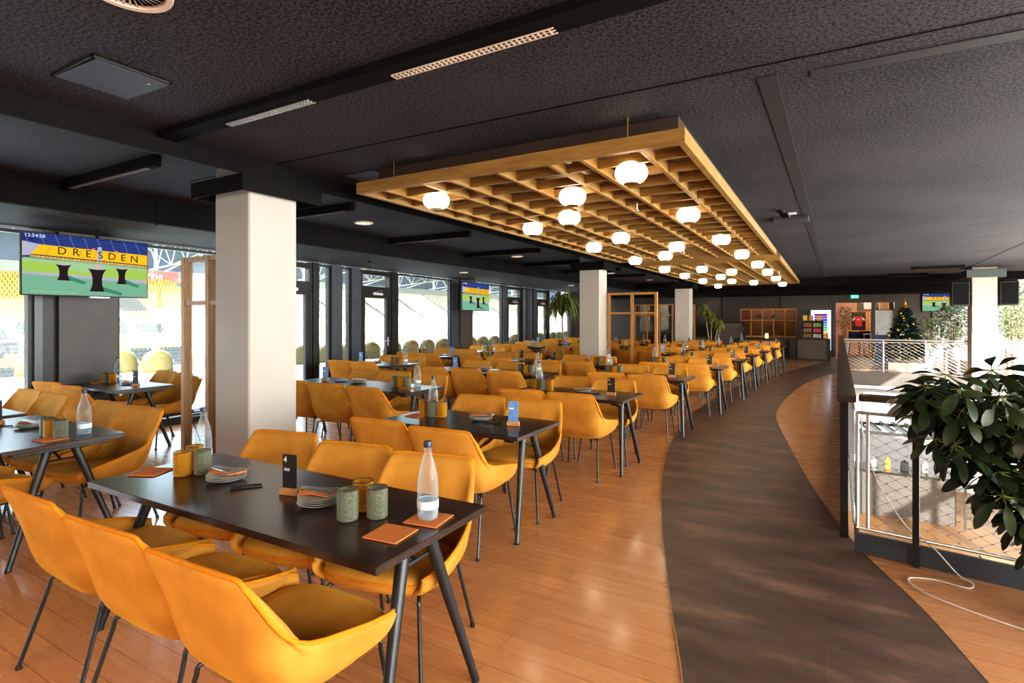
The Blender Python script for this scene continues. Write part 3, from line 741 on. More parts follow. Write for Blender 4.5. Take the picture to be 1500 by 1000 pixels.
lamps2 = [(-1.20,11.85),(-3.08,12.0),(-2.38,12.45),(-1.92,13.5),(-1.20,13.95),(-3.1,14.05),(-2.40,15.0),(-1.2,16.3),(-3.12,16.45),(-2.40,16.9),(-1.92,17.9),(-1.22,19.1),(-3.15,19.2)]
lines = {-1.24:'walkway side line',-1.2:'walkway side line',-1.95:'second line',-2.38:'third line',-3.05:'window side line'}
def lname(x): return lines[min(lines,key=lambda k:abs(k-x))]
first = True
for nm, L in (('near',lamps1),('far',lamps2)):
    cnt = {}
    for x,y in sorted(L,key=lambda p:p[1]):
        ln = lname(x); cnt[ln] = cnt.get(ln,0)+1
        lab = 'glowing opal globe lamp, %s in the %s, under the %s lattice' % (ORD[cnt[ln]-1], ln, nm)
        if first: LAMP0.location = (x,y,2.625); LAMP0['label'] = lab; LAMP0['group'] = 'globe lamps under the lattices'; first = False
        else: dup(LAMP0,(x,y,2.625),0,lab,'globe lamps under the lattices')

# ------------------------------------------------------------ things on the ceiling
def disc_vent(x, y, z, r, label, mat='grille_white'):
    o = thing('ceiling_vent', label, 'vent', (x,y,z))
    f = MB(); f.lathe([(r*.80,-.004),(r*.84,-.016),(r*.98,-.018),(r,-.008),(r,0)],36); f.f = [q for q in f.f if len(q)==4]; f.m=[0]*len(f.f); f.build('vent_ring',mat,o,True)
    b = MB(); b.lathe([(r*.82,-.002),(r*.82,0)],28); b.build('vent_back','dark_grille',o)
    s = MB()
    for k in range(30):
        a = 2*PI*k/30; c,sn = math.cos(a),math.sin(a); da = .07
        p0=(r*.28*c,r*.28*sn,-.014); p1=(r*.82*math.cos(a+da),r*.82*math.sin(a+da),-.014); q1=(r*.82*math.cos(a+da+.09),r*.82*math.sin(a+da+.09),-.006); q0=(r*.28*math.cos(a+.10),r*.28*math.sin(a+.10),-.006)
        s.add([p0,p1,q1,q0],[(0,1,2,3)])
    s.build('vent_blades',mat,o)
    h = MB(); h.lathe([(0,-.018),(r*.22,-.018),(r*.28,-.012),(r*.28,-.003)],20); h.build('vent_hub',mat,o,True)
    return o
disc_vent(-2.44,1.13,CZ,.16,'round white swirl vent cut by the top edge of the photo')
def down(x,y,z,r,label,on=False,g='ceiling downlights'):
    o = thing('ceiling_downlight',label,'downlight',(x,y,z),0,g)
    f = MB(); f.lathe([(r,0),(r,-.012),(r*.9,-.018),(r*.82,-.008)],24); f.f=[q for q in f.f if len(q)==4]; f.m=[0]*len(f.f); f.build('downlight_ring','grille_white',o,True)
    d = MB(); d.lathe([(0,-.012),(r*.85,-.010)],24); d.f=[q for q in d.f if len(q)==4]; d.m=[0]*len(d.f); d.build('downlight_lens',emit('downlight_glow',(1,.8,.6),1.2) if not hasattr(down,'m') else down.m,o)
    return o
down.m = emit('downlight_glow',(1,.82,.65),1.0)
for x,y,z,r,l in ((-5.62,5.58,CZ,.13,'round white downlight beyond the column, before the first ceiling bars'),(-5.82,10.3,CZ,.13,'round white downlight between the third and fourth ceiling bars'),(-7.3,10.4,2.62,.1,'small downlight in the window soffit by the wide window'),(-7.2,16.3,2.62,.1,'small downlight in the window soffit above the far doors'),(-5.6,15.6,CZ,.12,'round downlight beyond the second white column'),(-5.4,19.0,CZ,.12,'round downlight near the third white column')):
    down(x,y,z,r,l)
def smooth_disc(x,y,z,r,label,name='ceiling_speaker',cat='speaker'):
    b = MB(); b.lathe([(0,-.014),(r*.9,-.013),(r,-.004),(r,0)],28); return tag(b.build(name,'strip',None,True),label,cat)
smooth_disc(-1.66,3.34,CZ,.12,'flat dark round ceiling speaker just before the near lattice')
smooth_disc(-5.25,3.62,CZ,.17,'flat dark round ceiling speaker behind the white column collar')
smooth_disc(-.67,7.35,CZ,.17,'flat dark round ceiling speaker right of the near lattice')
mb = MB(); mb.box((-3.42,1.5,CZ-.006),(.36,.36,.011),R(12)); mb.mi=0
o = thing('access_panel','square flush access panel in the ceiling above the front table','access panel',(-3.44,1.52,CZ))
mb = MB(); mb.box((0,0,-.008),(.42,.36,.014),R(2)); mb.build('panel_door','panel_blue',o)
mb = MB(); 
for a,b,c,d in ((-.225,-.215,-.195,.195),(.215,.225,-.195,.195),(-.225,.225,-.195,-.185),(-.225,.225,.185,.195)): mb.bb(a,b,c,d,-.011,-.001)
mb.build('panel_frame','strip',o); mb = MB(); mb.lathe([(.008,-.018),(.008,-.014)],10,(.13,.12,0)); mb.build('panel_lock','brass',o)
# linear fittings
def bar_light(x0,x1,y,z,label,rz=0,lit=None,h=.09,w=.07):
    o = thing('linear_light',label,'ceiling light',((x0+x1)/2,y,z),rz,'dark linear ceiling lights'); L=x1-x0
    b = MB(); b.rbox((0,0,-h/2),(L,w,h),.006); b.build('light_housing','beam',o)
    g = MB(); g.bb(-L*.42,L*.42,-w*.28,w*.28,-h-.003,-h); g.build('light_lens','brown_wall',o)
    return o
bar_light(-6.42,-4.75,2.42,CZ,'dark linear ceiling light before the white column collar')
for i,(a,b,y) in enumerate(((-6.35,-4.75,4.55),(-6.4,-4.75,6.95),(-6.45,-4.75,9.3),(-6.4,-4.75,11.7),(-6.4,-4.75,14.0),(-6.4,-4.75,16.3))):
    bar_light(a,b,y,CZ,'dark linear ceiling light, %s beyond the white column, between the two beams'%ORD[i])
# long slot with louvre lights in the ceiling before the lattice
o = thing('slot_light','long black ceiling slot with two silver louvre inserts','ceiling light',(-1.9,2.17,CZ))
mb = MB(); mb.bb(-2.3,2.2,-.07,.07,-.045,-.001); mb.build('slot_channel','dark_grille',o)
for x0,x1 in ((-1.55,-.74),(-.10,.85)):
    g = MB(); n_=int((x1-x0)/.028)
    g.bb(x0,x1,.012,.016,-.052,-.0455); g.bb(x0,x1,.060,.064,-.052,-.0455); g.bb(x0,x1,.036,.039,-.052,-.0455)
    for k in range(n_+1): g.bb(x0+k*.028-.004,x0+k*.028+.004,.016,.060,-.051,-.0455)
    g.build('louvre','grille_white' if x0>-.5 else 'steel_bright',o)
# small security devices
o = thing('ceiling_camera','small ceiling camera beside the flat panel right of the near lattice','camera',(-.50,7.55,CZ))
mb = MB(); mb.lathe([(.05,-.02),(.05,0)],14); mb.build('camera_mount','black_plastic',o,True); mb = MB(); mb.tube([(0,0,-.02),(.02,-.02,-.07),(.10,-.05,-.075)],.03,10); mb.build('camera_body','black_plastic',o,True); mb = MB(); mb.box((.13,-.06,-.06),(.09,.05,.02)); mb.build('camera_hood','white',o)
mb = MB(); mb.rbox((-.42,8.2,CZ-.02),(.42,.4,.04),.005); tag(mb.build('ceiling_unit','panel_blue'),'flat square ceiling unit beside the small camera','ceiling unit')
o = thing('ceiling_camera','small black dome camera in the window soffit above the doors','camera',(-7.2,7.3,2.62)); mb = MB(); mb.lathe([(0,-.07),(.035,-.06),(.055,-.03),(.06,0)],16); mb.build('camera_dome','black_plastic',o,True)
for i,(x,y) in enumerate(((-1.6,5.2),(-1.0,14.5),(-2.0,9.0))):
    o = thing('sprinkler','small brass ceiling sprinkler, %s' % ('before the second walkway lamp','in the far lattice','at the end of near lattice')[i],'sprinkler',(x,y,2.776)); mb = MB(); mb.tube([(0,0,0),(0,0,-.16)],.008,6); mb.build('sprinkler_pipe','steel',o); mb = MB(); mb.lathe([(.022,-.175),(.022,-.168),(.006,-.16)],10); mb.build('sprinkler_head','steel',o,True)

# ------------------------------------------------------------ screens
NAVY = emit('screen_navy',(.02,.035,.16),1.1); S_LINE = emit('screen_line',(.12,.18,.42),1); S_YEL = emit('screen_yellow',(.85,.48,.02),1.0); S_YEL2 = emit('screen_yellow_dark',(.52,.33,.08),.9)
S_G1 = emit('screen_turf',(.19,.40,.27),1.0); S_G2 = emit('screen_bright_turf',(.34,.52,.10),1.0); S_G3 = emit('screen_pale_turf',(.33,.52,.28),1); S_LIL = emit('screen_lilac',(.42,.40,.50),1); S_DK = emit('screen_dark',(.028,.018,.020),1); S_W = emit('screen_white',(.75,.78,.85),1); S_SH = emit('screen_shadow',(.06,.24,.14),1); S_P = emit('screen_pink',(.8,.2,.3),1)
def make_tv(w, h, loc, rz, label):
    r = thing('wall_screen', label, 'television', loc, rz, 'screens showing the stadium')
    c = MB(); c.rbox((0,.025,0),(w,.045,h),.004); c.build('screen_casing','black_plastic',r)
    iw, ih = w-.024, h-.026
    mats = [NAVY,S_LINE,S_YEL,S_YEL2,S_G1,S_G2,S_G3,S_LIL,S_DK,S_W,S_SH,S_P]
    s = MB()
    def P(u,v): return (-iw/2+iw*u, -ih/2+ih*v)
    def pg(pts, mi, d):
        s.mi = mi; q = [P(*p) for p in pts]; s.add([(a,-.0005-d*.0004,b) for a,b in q],[tuple(range(len(q)))])
    pg([(0,0),(1,0),(1,1),(0,1)],4,1)
    pg([(0,.33),(1,.25),(1,.31),(0,.37)],7,2); pg([(0,.37),(1,.31),(1,.56),(0,.58)],5,2); pg([(0,.54),(1,.49),(1,.57),(0,.60)],6,3); pg([(.35,.42),(.62,.40),(.66,.55),(.3,.56)],6,3)
    pg([(0,.58),(1,.52),(1,1),(0,1)],0,3)
    pg([(0,.62),(.09,.64),(.13,.82),(0,.86)],7,4)
    for k in range(9): pg([(.05+.11*k,.80),(.056+.11*k,.80),(.016+.11*k,1),(.01+.11*k,1)],1,4)
    for k in range(5): pg([(.1,.835+.035*k),(1,.805+.035*k),(1,.809+.035*k),(.1,.839+.035*k)],1,4)
    pg([(.06,.655),(1,.60),(1,.785),(.13,.82)],2,5)
    for k in range(7): pg([(.17+.12*k,.66),(.176+.12*k,.66),(.205+.12*k,.80),(.199+.12*k,.80)],3,6)
    pg([(.05,.605),(1,.545),(1,.60),(.06,.65)],3,6); pg([(.06,.64),(1,.585),(1,.597),(.06,.652)],8,7)
    for k in range(30): pg([(.08+.03*k,.618-.0018*k),(.09+.03*k,.618-.0018*k),(.09+.03*k,.632-.0018*k),(.08+.03*k,.632-.0018*k)],9 if k%3 else 2,8)
    pg([(.565,.60),(.60,.60),(.60,.86),(.565,.86)],7,6); pg([(.52,.81),(.545,.81),(.545,.83),(.52,.83)],11,6); pg([(.71,.80),(.735,.80),(.735,.82),(.71,.82)],11,6)
    pg([(.545,.44),(.60,.44),(.60,.56),(.545,.56)],7,6); pg([(.556,.50),(.58,.50),(.58,.53),(.556,.53)],2,7)
    for x0,x1,vt,vb in ((.235,.36,.515,.245),(.485,.64,.475,.075),(.715,.825,.51,.225)):
        cx=(x0+x1)/2; hw=(x1-x0)/2
        pg([(cx,vb+.03),(cx+hw*2.6,vb-.06),(cx+hw*2.8,vb-.01),(cx+hw*.5,vb+.09)],10,6)
        L_ = [(1.0,1.0),(.84,.93),(.62,.78),(.50,.55),(.52,.30),(.68,.10),(.80,0)]
        pg([(cx-hw*a,vb+(vt-vb)*b) for a,b in L_]+[(cx+hw*a,vb+(vt-vb)*b) for a,b in reversed(L_)],8,8)
        pg([(cx-hw,vt-.005),(cx,vt-.018),(cx+hw,vt-.005),(cx,vt+.012)],7,9)
    pg([(.06,.045),(.40,.030),(.40,.038),(.06,.055)],6,6)
    s.build('screen_picture',mats,r)
    for ch,u,v in zip('DRESDEN',(.285,.392,.49,.588,.685,.782,.88),(.735,.73,.72,.715,.708,.70,.69)):
        x,z = P(u,v); text(ch,h*.17,S_DK,r,(x,-.006,z),(PI/2,0,0),name='screen_letter',ext=.0002)
    x,z = P(.015,.955); text('12:54:58',h*.075,S_W,r,(x,-.004,z),(PI/2,0,0),'LEFT','screen_clock',.0002)
    b = MB(); b.box((w*.08,-.002,-h/2-.006),(w*.16,.03,.012)); b.build('screen_logo_bar','steel',r)
    return r
TVA = R(90)+math.atan(.07)
o = make_tv(1.25,.70,(-7.52,3.08,2.165),R(90)-R(3),'large screen showing a stadium, hung before the first grey pillar'); mb = MB(); mb.tube([(.1,.05,.33),(.1,.08,.46)],.02,8); mb.box((.1,.07,.30),(.3,.04,.12)); mb.build('screen_mount','black_plastic',o)
o = make_tv(1.27,.72,(-7.85,11.75,2.11),R(90),'screen showing a stadium, hung before the second grey pillar, between the windows'); mb = MB(); mb.tube([(0,.05,.33),(0,.08,.51)],.02,8); mb.build('screen_mount','black_plastic',o)
o = make_tv(1.15,.66,(3.62,YB-.14,2.13),0,'screen showing a stadium on the far wall beside the white column'); mb = MB(); mb.box((0,.09,0),(.3,.1,.2)); mb.build('screen_mount','black_plastic',o)

# ------------------------------------------------------------ oak-framed glass screens
def oak_screen(x0,x1,y,h,nb,label,rail=.79,rz=0,pane='pane_tint',post=.055,z0=0):
    L = x1-x0; r = thing('oak_screen',label,'partition',((x0+x1)/2,y,z0),rz,'oak framed glass screens')
    for k in range(nb+1):
        b = MB(); x=-L/2+L*k/nb; b.bb(x-post/2,x+post/2,-.04,.04,0,h); b.build('post','oak',r)
    b = MB(); w=L/nb
    for k in range(nb):
        a=-L/2+w*k+post/2; c=-L/2+w*(k+1)-post/2
        for nm_,z0_,z1_ in (('top_rail',h-.05,h),('middle_rail',h*rail-.02,h*rail+.02),('bottom_rail',.02,.09)): b = MB(); b.bb(a,c,-.033,.033,z0_,z1_); b.build(nm_,'oak',r)
    for k in range(nb):
        a=-L/2+w*k+post/2; c=-L/2+w*(k+1)-post/2
        p = MB(); p.bb(a,c,-.004,.004,.09,h-.05); p.build('glass_panel',pane,r)
    return r
oak_screen(-5.60,-4.77,3.13,2.17,2,'oak framed glass screen attached beside the front white column',pane='pane')
oak_screen(-4.16,-3.12,11.48,2.11,2,'oak framed glass screen attached beside the second white column')
oak_screen(-7.0,-5.45,22.5,2.12,3,'oak framed glass screen seen left of the third white column')
oak_screen(-3.25,-1.1,YB+.1,1.22,5,'oak framed glazed hatch in the far wall above the buffet',.6,0,'pane_tint',.05,.72)
oak_screen(-5.2,-4.6,22.55,2.1,2,'oak framed glass screen behind the second palm')

# ------------------------------------------------------------ plants
def strap_plant(x,y,label,trunk,crown_r,n,lw,ll,lean,pot=True,seed=1,heads=1,up=0):
    g = random.Random(seed); r = thing('dracaena_plant',label,'plant',(x,y,0))
    p = MB(); p.lathe([(.13,0),(.16,.01),(.19,.36),(.17,.36),(.165,.32)],20); p.build('plant_pot','white',r,True)
    s = MB(); s.lathe([(0,.325),(.165,.325)],16); s.build('soil','soil',r)
    t = MB(); tops = []
    for k in range(heads):
        hx = lean+ (k-(heads-1)/2)*.22; hz = trunk-(.25*k)
        t.tube(crpath([(0,0,.3),(hx*.4,.03*k,hz*.5),(hx,.04*k,hz)],5),.026,8,True,.018); tops.append((hx,.04*k,hz))
    t.build('trunk','bark',r,True)
    f = MB()
    for hx,hy,hz in tops:
        for i in range(n):
            a = g.uniform(0,2*PI); el = g.uniform(.05+up,1.4); l = ll*g.uniform(.65,1.1); w = lw*g.uniform(.7,1.2)
            base = Vector((hx,hy,hz+g.uniform(-.12,.14))); d = Vector((math.cos(a),math.sin(a),0)); up = math.sin(el)
            pts = []
            for j in range(7):
                u = j/6; pts.append(base + d*(l*u*math.cos(el)*(1-.25*u)+.02) + Vector((0,0,l*(up*u - (.75+.6*math.cos(el))*u*u))))
            side = Vector((-d.y,d.x,0)); vs=[]
            for j,q in enumerate(pts):
                ww = w*(1-abs(j/6-.35)**1.5*1.4) if j<6 else .001
                vs += [q-side*max(ww,.001), q+side*max(ww,.001)+Vector((0,0,.004))]
            f.add(vs,[(2*j,2*j+1,2*j+3,2*j+2) for j in range(6)])
    f.build('leaves','leaf_drac',r,True)
    return r
strap_plant(-5.62,12.3,'tall dracaena palm with drooping strap leaves in front of the windows',1.72,.5,170,.026,1.4,-.06,seed=3,heads=1)
strap_plant(-3.62,20.6,'tall bushy dracaena beyond the third white column',1.75,.5,80,.024,.72,.0,seed=5,heads=3,up=.5)
def fig(x,y,h,cr_,label,seed,n=900,pot_h=.62,lean=0,pr=.19):
    g = random.Random(seed); r = thing('weeping_fig',label,'plant',(x,y,0),0,'figs on the gallery')
    p = MB(); p.lathe([(pr*.68,0),(pr*.72,.01),(pr,pot_h),(pr*.9,pot_h),(pr*.88,pot_h-.05)],20); p.build('plant_pot','white',r,True)
    s = MB(); s.lathe([(0,pot_h-.04),(pr*.88,pot_h-.04)],16); s.build('soil','soil',r)
    t = MB()
    for k in range(4):
        a=k*1.7; t.tube(crpath([(.03*math.cos(a),.03*math.sin(a),pot_h-.05),(.08*math.cos(a)+lean*.3,.07*math.sin(a),pot_h+(h-pot_h)*.4),(lean+.28*cr_*math.cos(a),.3*cr_*math.sin(a),h*.85)],5),.018,6,True,.008)
    t.build('trunk','bark',r,True)
    f = MB()
    for i in range(n):
        a=g.uniform(0,2*PI); q=g.random()**.5; zz=g.uniform(-1,1); rr=cr_*q*math.sqrt(max(0,1-zz*zz*.8))
        c=Vector((lean+rr*math.cos(a),rr*math.sin(a),h-cr_*.95+zz*cr_*.95)); c += Vector((g.gauss(0,.04),g.gauss(0,.04),g.gauss(0,.05)))
        e=Euler((g.uniform(-.9,.9),g.uniform(-.4,1.1),g.uniform(0,6.28))).to_matrix(); l=g.uniform(.06,.10); w=l*.28
        f.add([c+e@Vector(v) for v in ((0,0,0),(l*.5,-w,0),(l,0,-.01),(l*.5,w,0))],[(0,1,2,3)])
    f.build('leaves','leaf_fig',r); return r
fig(3.18,20.4,1.92,.5,'leafy weeping fig in a tall white pot left of the gallery column',11,900,.7)
fig(2.85,22.2,1.5,.45,'lower weeping fig behind, against the sunlit far wall',12,700,.6)
fig(4.62,20.2,2.2,.62,'leafy weeping fig in a white pot behind the gallery column',13,1100,.62)
fig(5.05,22.8,2.6,.7,'tallest weeping fig at the bright end of the gallery',14,1000,.6)
fig(.62,27.3,2.0,.45,'weeping fig in the corridor doorway before the framed shirts',15,500,.5)
strap = strap_plant(3.48,20.0,'small strap-leaved plant in a white pot beside the column on the gallery',1.15,.3,16,.012,.6,.25,seed=8)

# big umbrella tree in front of the glass rail
g = random.Random(21)
UT = thing('umbrella_plant','large dark glossy umbrella plant leaning over the near railing','plant',(1.16,3.72,0))
p = MB(); p.lathe([(.13,0),(.15,.01),(.19,.38),(.17,.38),(.165,.34)],24); p.build('plant_pot','white',UT,True)
s = MB(); s.lathe([(0,.345),(.165,.345)],16); s.build('soil','soil',UT)
stems = MB(); leafs = MB(); pet = MB()
heads = []
# camera-facing spread: x' axis runs along the rail
def addhead(hx,hy,hz,nl,ln,droop,tilt):
    stems_to = Vector((hx,hy,hz)); base = Vector((0,0,.34)); mid = Vector((hx*.25,hy*.3,.34+(hz-.34)*.62))
    stems.tube(crpath([base,mid*.6+base*.4,mid,stems_to],5),.010,6,True,.004)
    a0 = g.uniform(0,6.28); nrm = Vector((g.gauss(0,tilt)-.15,g.gauss(0,tilt)-.35,1)).normalized()
    t1 = nrm.orthogonal().normalized(); t2 = nrm.cross(t1)
    for k in range(nl):
        a=a0+2*PI*k/nl+g.uniform(-.12,.12); d=t1*math.cos(a)+t2*math.sin(a); l=ln*g.uniform(.8,1.12); w=l*.21
        st=stems_to; pl=.045
        p0=st+d*pl-nrm*.012
        pet.tube([st,p0],.0022,4)
        side=nrm.cross(d).normalized(); vs=[]
        prof=[(0,.06),(.15,.36),(.35,.74),(.55,.98),(.72,1.0),(.87,.78),(.95,.45),(1,.10)]
        for u,ww in prof:
            c=p0+d*(l*u)-nrm*(droop*l*u*u)-Vector((0,0,droop*.45*l*u*u))
            vs+=[c-side*w*ww+nrm*(.10*w*ww), c-nrm*.0, c+side*w*ww+nrm*(.10*w*ww)]
        fs=[]
        for j in range(len(prof)-1):
            b=3*j; fs+=[(b,b+1,b+4,b+3),(b+1,b+2,b+5,b+4)]
        leafs.add(vs,fs)
# rail direction (mostly +x) ; heads listed as offsets from the pot
for i in range(150):
    hx = -.74+.90*g.random()**.85
    lo = .26 + .85*max(0,(-.12-hx))/.62; hi = 1.22
    hz = g.uniform(lo,hi); hy = g.uniform(-.20,.18)
    addhead(hx,hy,hz,g.choice((6,7,7,8)),g.uniform(.10,.14),g.uniform(.15,.55),.38)
for hx,hy,hz in ((-.60,.05,1.26),(-.40,.08,1.29),(-.22,.02,1.27),(-.68,0,1.12),(-.66,-.05,.92),(-.30,.1,1.24),(-.02,0,1.27),(.1,0,1.22)): addhead(hx,hy,hz,7,.125,.25,.4)
stems.add(pet.v,pet.f); stems.build('stems','leaf_vein',UT,True); leafs.build('leaves','leaf_dark',UT,True,60)

# christmas tree
g = random.Random(4)
CT = thing('christmas_tree','frosted green christmas tree with gold ornaments on the gallery','christmas tree',(2.02,20.1,0))
t = MB(); t.tube([(0,0,.28),(0,0,1.9)],.035,8,True,.012); t.build('trunk','bark',CT,True)
f = MB(); sn = MB()
for i in range(8000):
    z = .36+1.52*(1-g.random()**.62); rmax = .76*(1-(z-.30)/1.68)**.95+.02
    lay = (z*7.5)%1.0; rr = rmax*(.62+.38*(1-lay))*g.uniform(.35,1.04); a=g.uniform(0,6.28)
    c = Vector((rr*math.cos(a),rr*math.sin(a),z)); d=Vector((math.cos(a),math.sin(a),g.uniform(-.5,.35))).normalized(); l=g.uniform(.08,.13); sd=Vector((-d.y,d.x,g.uniform(-.5,.5))).normalized()*l*.24
    q = sn if (rr>rmax*.78 and g.random()<.30) else f
    q.add([c-sd,c+d*l*.7-sd*.6,c+d*l,c+d*l*.7+sd*.6,c+sd],[(0,1,2,3,4)])
f.build('fir_branches','fir',CT); sn.build('frosted_tips','snow',CT)
b = MB(); b.lathe([(.02,0),(.035,.02),(.05,.06),(.03,.11),(.036,.13),(.02,.18),(.006,.30),(0,.31)],14); o = b.build('tree_topper','gold',None,True); o.location=(2.02,20.1,1.85); tag(o,'gold spire topper on the christmas tree','ornament')
bp = None; BS=[(0.45,-.42,.62),(-.30,-.50,.55),(-.52,-.22,.80),(.05,-.52,.95),(.32,-.30,1.05),(-.22,-.36,1.2),(.16,-.26,1.38),(-.06,-.22,1.55),(.48,-.12,.88),(-.42,-.30,1.02),(.2,-.52,.62),(-.12,-.17,1.7)]
ht = ['lowest right','lowest left','low left','centre','upper right','upper left','high right','high centre','right edge','left edge','lower centre','topmost']
for i,((x,y,z),w) in enumerate(zip(BS,ht)):
    lab='small gold bauble on the christmas tree, %s of the tree'%w
    if bp is None:
        b=MB(); b.lathe([(0,-.035)]+[(.035*math.sin(PI*k/8),-.035*math.cos(PI*k/8)) for k in range(1,8)]+[(0,.035)],12); b.lathe([(.008,.033),(.008,.044)],8); bp=b.build('bauble','gold',None,True); bp.location=(2.02+x,20.1+y,z); tag(bp,lab,'ornament','gold baubles')
    else: dup(bp,(2.02+x,20.1+y,z),0,lab,'gold baubles')
b = MB(); b.rbox((2.02,19.9,.12),(.92,.5,.24),.01); tag(b.build('tree_stand_box','white'),'white box base under the christmas tree','box')

# ------------------------------------------------------------ far counters and displays
def counter(name,x0,x1,y0,y1,h,label,cat='counter'):
    r = thing(name,label,cat,((x0+x1)/2,(y0+y1)/2,0)); w=x1-x0; d=y1-y0
    b=MB(); b.rbox((0,0,(h-.05)/2+.03),(w-.06,d-.06,h-.11),.006); b.build('counter_body','counter_front',r)
    b=MB(); b.rbox((0,0,h-.025),(w,d,.05),.005); b.build('worktop','counter_top',r)
    b=MB(); b.bb(-w/2,-w/2+.04,-d/2,d/2,0,h-.05); b.bb(w/2-.10,w/2,-d/2,d/2,0,h-.05); b.build('end_panels','counter_top',r)
    b=MB(); b.bb(-w/2+.05,w/2-.11,-d/2+.03,-d/2+.05,0,.05); b.build('plinth','counter_top',r); return r
counter('serving_counter',-.98,.10,22.9,23.6,.80,'grey wood fronted serving counter beside the walkway end')
counter('buffet_counter',-3.1,-1.15,23.3,24.0,.76,'long dark buffet counter under the oak hatch')
b=MB(); b.rbox((-1.12,23.1,.38),(.25,.35,.76),.01); tag(b.build('counter_pillar','counter_top'),'black end block between buffet and serving counter','counter')
r=thing('storage_cabinet','tall dark cabinet with grey front left of the buffet','cabinet',(-3.45,23.9,0)); b=MB(); b.bb(-.58,.58,-.3,.3,0,1.42); b.build('cabinet_body','counter_top',r); b=MB(); b.bb(-.46,.46,-.32,-.30,.05,1.34); b.build('cabinet_door','counter_front',r)
r=thing('display_shelf','black open display rack with coloured packets on the serving counter','display rack',(-.48,23.2,.80))
b=MB(); b.bb(-.36,-.33,-.2,.2,0,.66); b.bb(.33,.36,-.2,.2,0,.66); b.bb(-.33,.33,.18,.2,0,.66); 
for z in (0,.2,.4,.63): b.bb(-.33,.33,-.2,.18,z,z+.03)
b.build('rack_frame','counter_top',r)
pk=[pm('packet_%d'%i,c,scale=30,rough=.5) for i,c in enumerate(((.35,.10,.08),(.25,.45,.08),(.30,.16,.12),(.55,.06,.12),(.25,.14,.07),(.45,.48,.5)))]
for i in range(6):
    z=.43-.2*(i//2); x=-.16+.32*(i%2); b=MB()
    for k in range(3): b.rbox((x-.09+.09*k,-.08,.80+z+.075),(.08,.10,.13),.006); b.v=[(v[0]-(-0.0),v[1],v[2]) for v in b.v]
    for k in range(3):
        bb_=MB(); bb_.rbox((0,0,.066),(.08,.10,.13),.006); o=bb_.build('snack_packet',pk[i]); o.location=(-.48+x-.09+.09*k,23.12,.80+z+.002)
        tag(o,'%s packet, %s in the %s of the display rack, %s shelf'%(['dark red','green','brown','pink red','tan','silver'][i],ORD[k],'window half' if i%2==0 else 'walkway half',['top','middle','bottom'][i//2]),'packet','packets in the display rack')
for i,x in enumerate((-.72,-.52,-.26)):
    b=MB(); b.poly([(-.07,-.05),(.07,-.05),(.07,.05),(-.07,.05)],0,.19); b.rbox((0,-.052,.10),(.11,.004,.12),.001); o=b.build('gift_carton','yellow_print' if i!=1 else 'block'); o.location=(x,23.2,1.46); tag(o,'%s carton standing on top of the display rack, %s'%(('yellow','beige','yellow')[i],('window end','middle','walkway end')[i]),'carton','cartons on the display rack')
b=MB(); b.rbox((0,0,.10),(.1,.08,.2),.004); o=b.build('gift_carton','yellow_print'); o.location=(-.02,23.2,.80); tag(o,'single yellow carton on the counter beside the rack','carton')
r=thing('colour_chart','white backlit board with rainbow colour stripes behind the counter','light box',(-.22,24.5,0))
b=MB(); b.bb(-.34,.34,.03,.10,.3,1.86); b.build('board_frame',emit('board_white',(.8,.88,.95),1.6),r)
sp=[(.12,.02,.25),(.22,.05,.45),(.05,.06,.4),(.05,.15,.55),(.08,.3,.6),(.05,.4,.3),(.2,.5,.1),(.6,.5,.05),(.55,.05,.12),(.45,.02,.15),(.3,.02,.2)]
b=MB(); ms=[]
for i,c in enumerate(sp): ms.append(emit('stripe_%d'%i,c,1)); b.mi=i; b.bb(-.22,.22,.022,.029,1.72-.1*i-.09,1.72-.1*i)
b.build('colour_stripes',ms,r); b=MB(); b.bb(-.3,-.2,.03,.1,0,.3); b.bb(.2,.3,.03,.1,0,.3); b.build('board_foot','black_plastic',r)
# objects on the buffet
for i,x in enumerate((-2.75,-2.5,-2.25)):
    r=thing('serving_tray','%s black serving tray with white plates on the buffet'%('first','second','third')[i],'tray',(x,23.55,.76)); b=MB(); b.lathe([(.0,0),(.11,0),(.12,.02),(.115,.02),(.105,.006),(0,.006)],18); b.build('tray_dish','black_plastic',r,True); b=MB(); b.lathe([(.0,.008),(.06,.01),(.09,.035),(.0,.03)],16); b.build('tray_food','plate',r,True)
b=MB(); b.lathe([(.06,0),(.065,.01),(.06,.19),(.05,.2),(0,.2)],16); o=b.build('candle_lantern',emit('lantern_glow',(1,.75,.45),1.2),None,True); o.location=(-2.2+.15,23.45,.76); tag(o,'cream candle lantern glowing on the buffet','lantern')
for i,x in enumerate((-2.35,-1.8)):
    r=thing('heat_lamp','chrome heat lamp hanging over the buffet, %s'%('window side one','walkway side one')[i],'lamp',(x,23.8,1.55)); b=MB(); b.lathe([(.02,.16),(.05,.12),(.11,0),(.10,0),(.03,.11)],18); b.build('lamp_shade','steel',r,True); b=MB(); b.tube([(0,0,.16),(0,0,.92)],.006,6); b.build('cord','black_plastic',r)
for i,x in enumerate((-6.75,-6.05)):
    r=thing('heat_lamp','chrome heat lamp behind the far oak screen, %s'%('window side one','column side one')[i],'lamp',(x,23.4,1.5)); b=MB(); b.lathe([(.02,.16),(.05,.12),(.11,0),(.10,0),(.03,.11)],18); b.build('lamp_shade','steel',r,True); b=MB(); b.tube([(0,0,.16),(0,0,.97)],.006,6); b.build('cord','black_plastic',r)
counter('buffet_counter',-7.3,-5.5,23.1,23.7,.8,'dark buffet counter behind the far oak screen')
counter('buffet_counter',-5.1,-4.1,23.2,23.8,.8,'dark buffet counter behind the second palm')
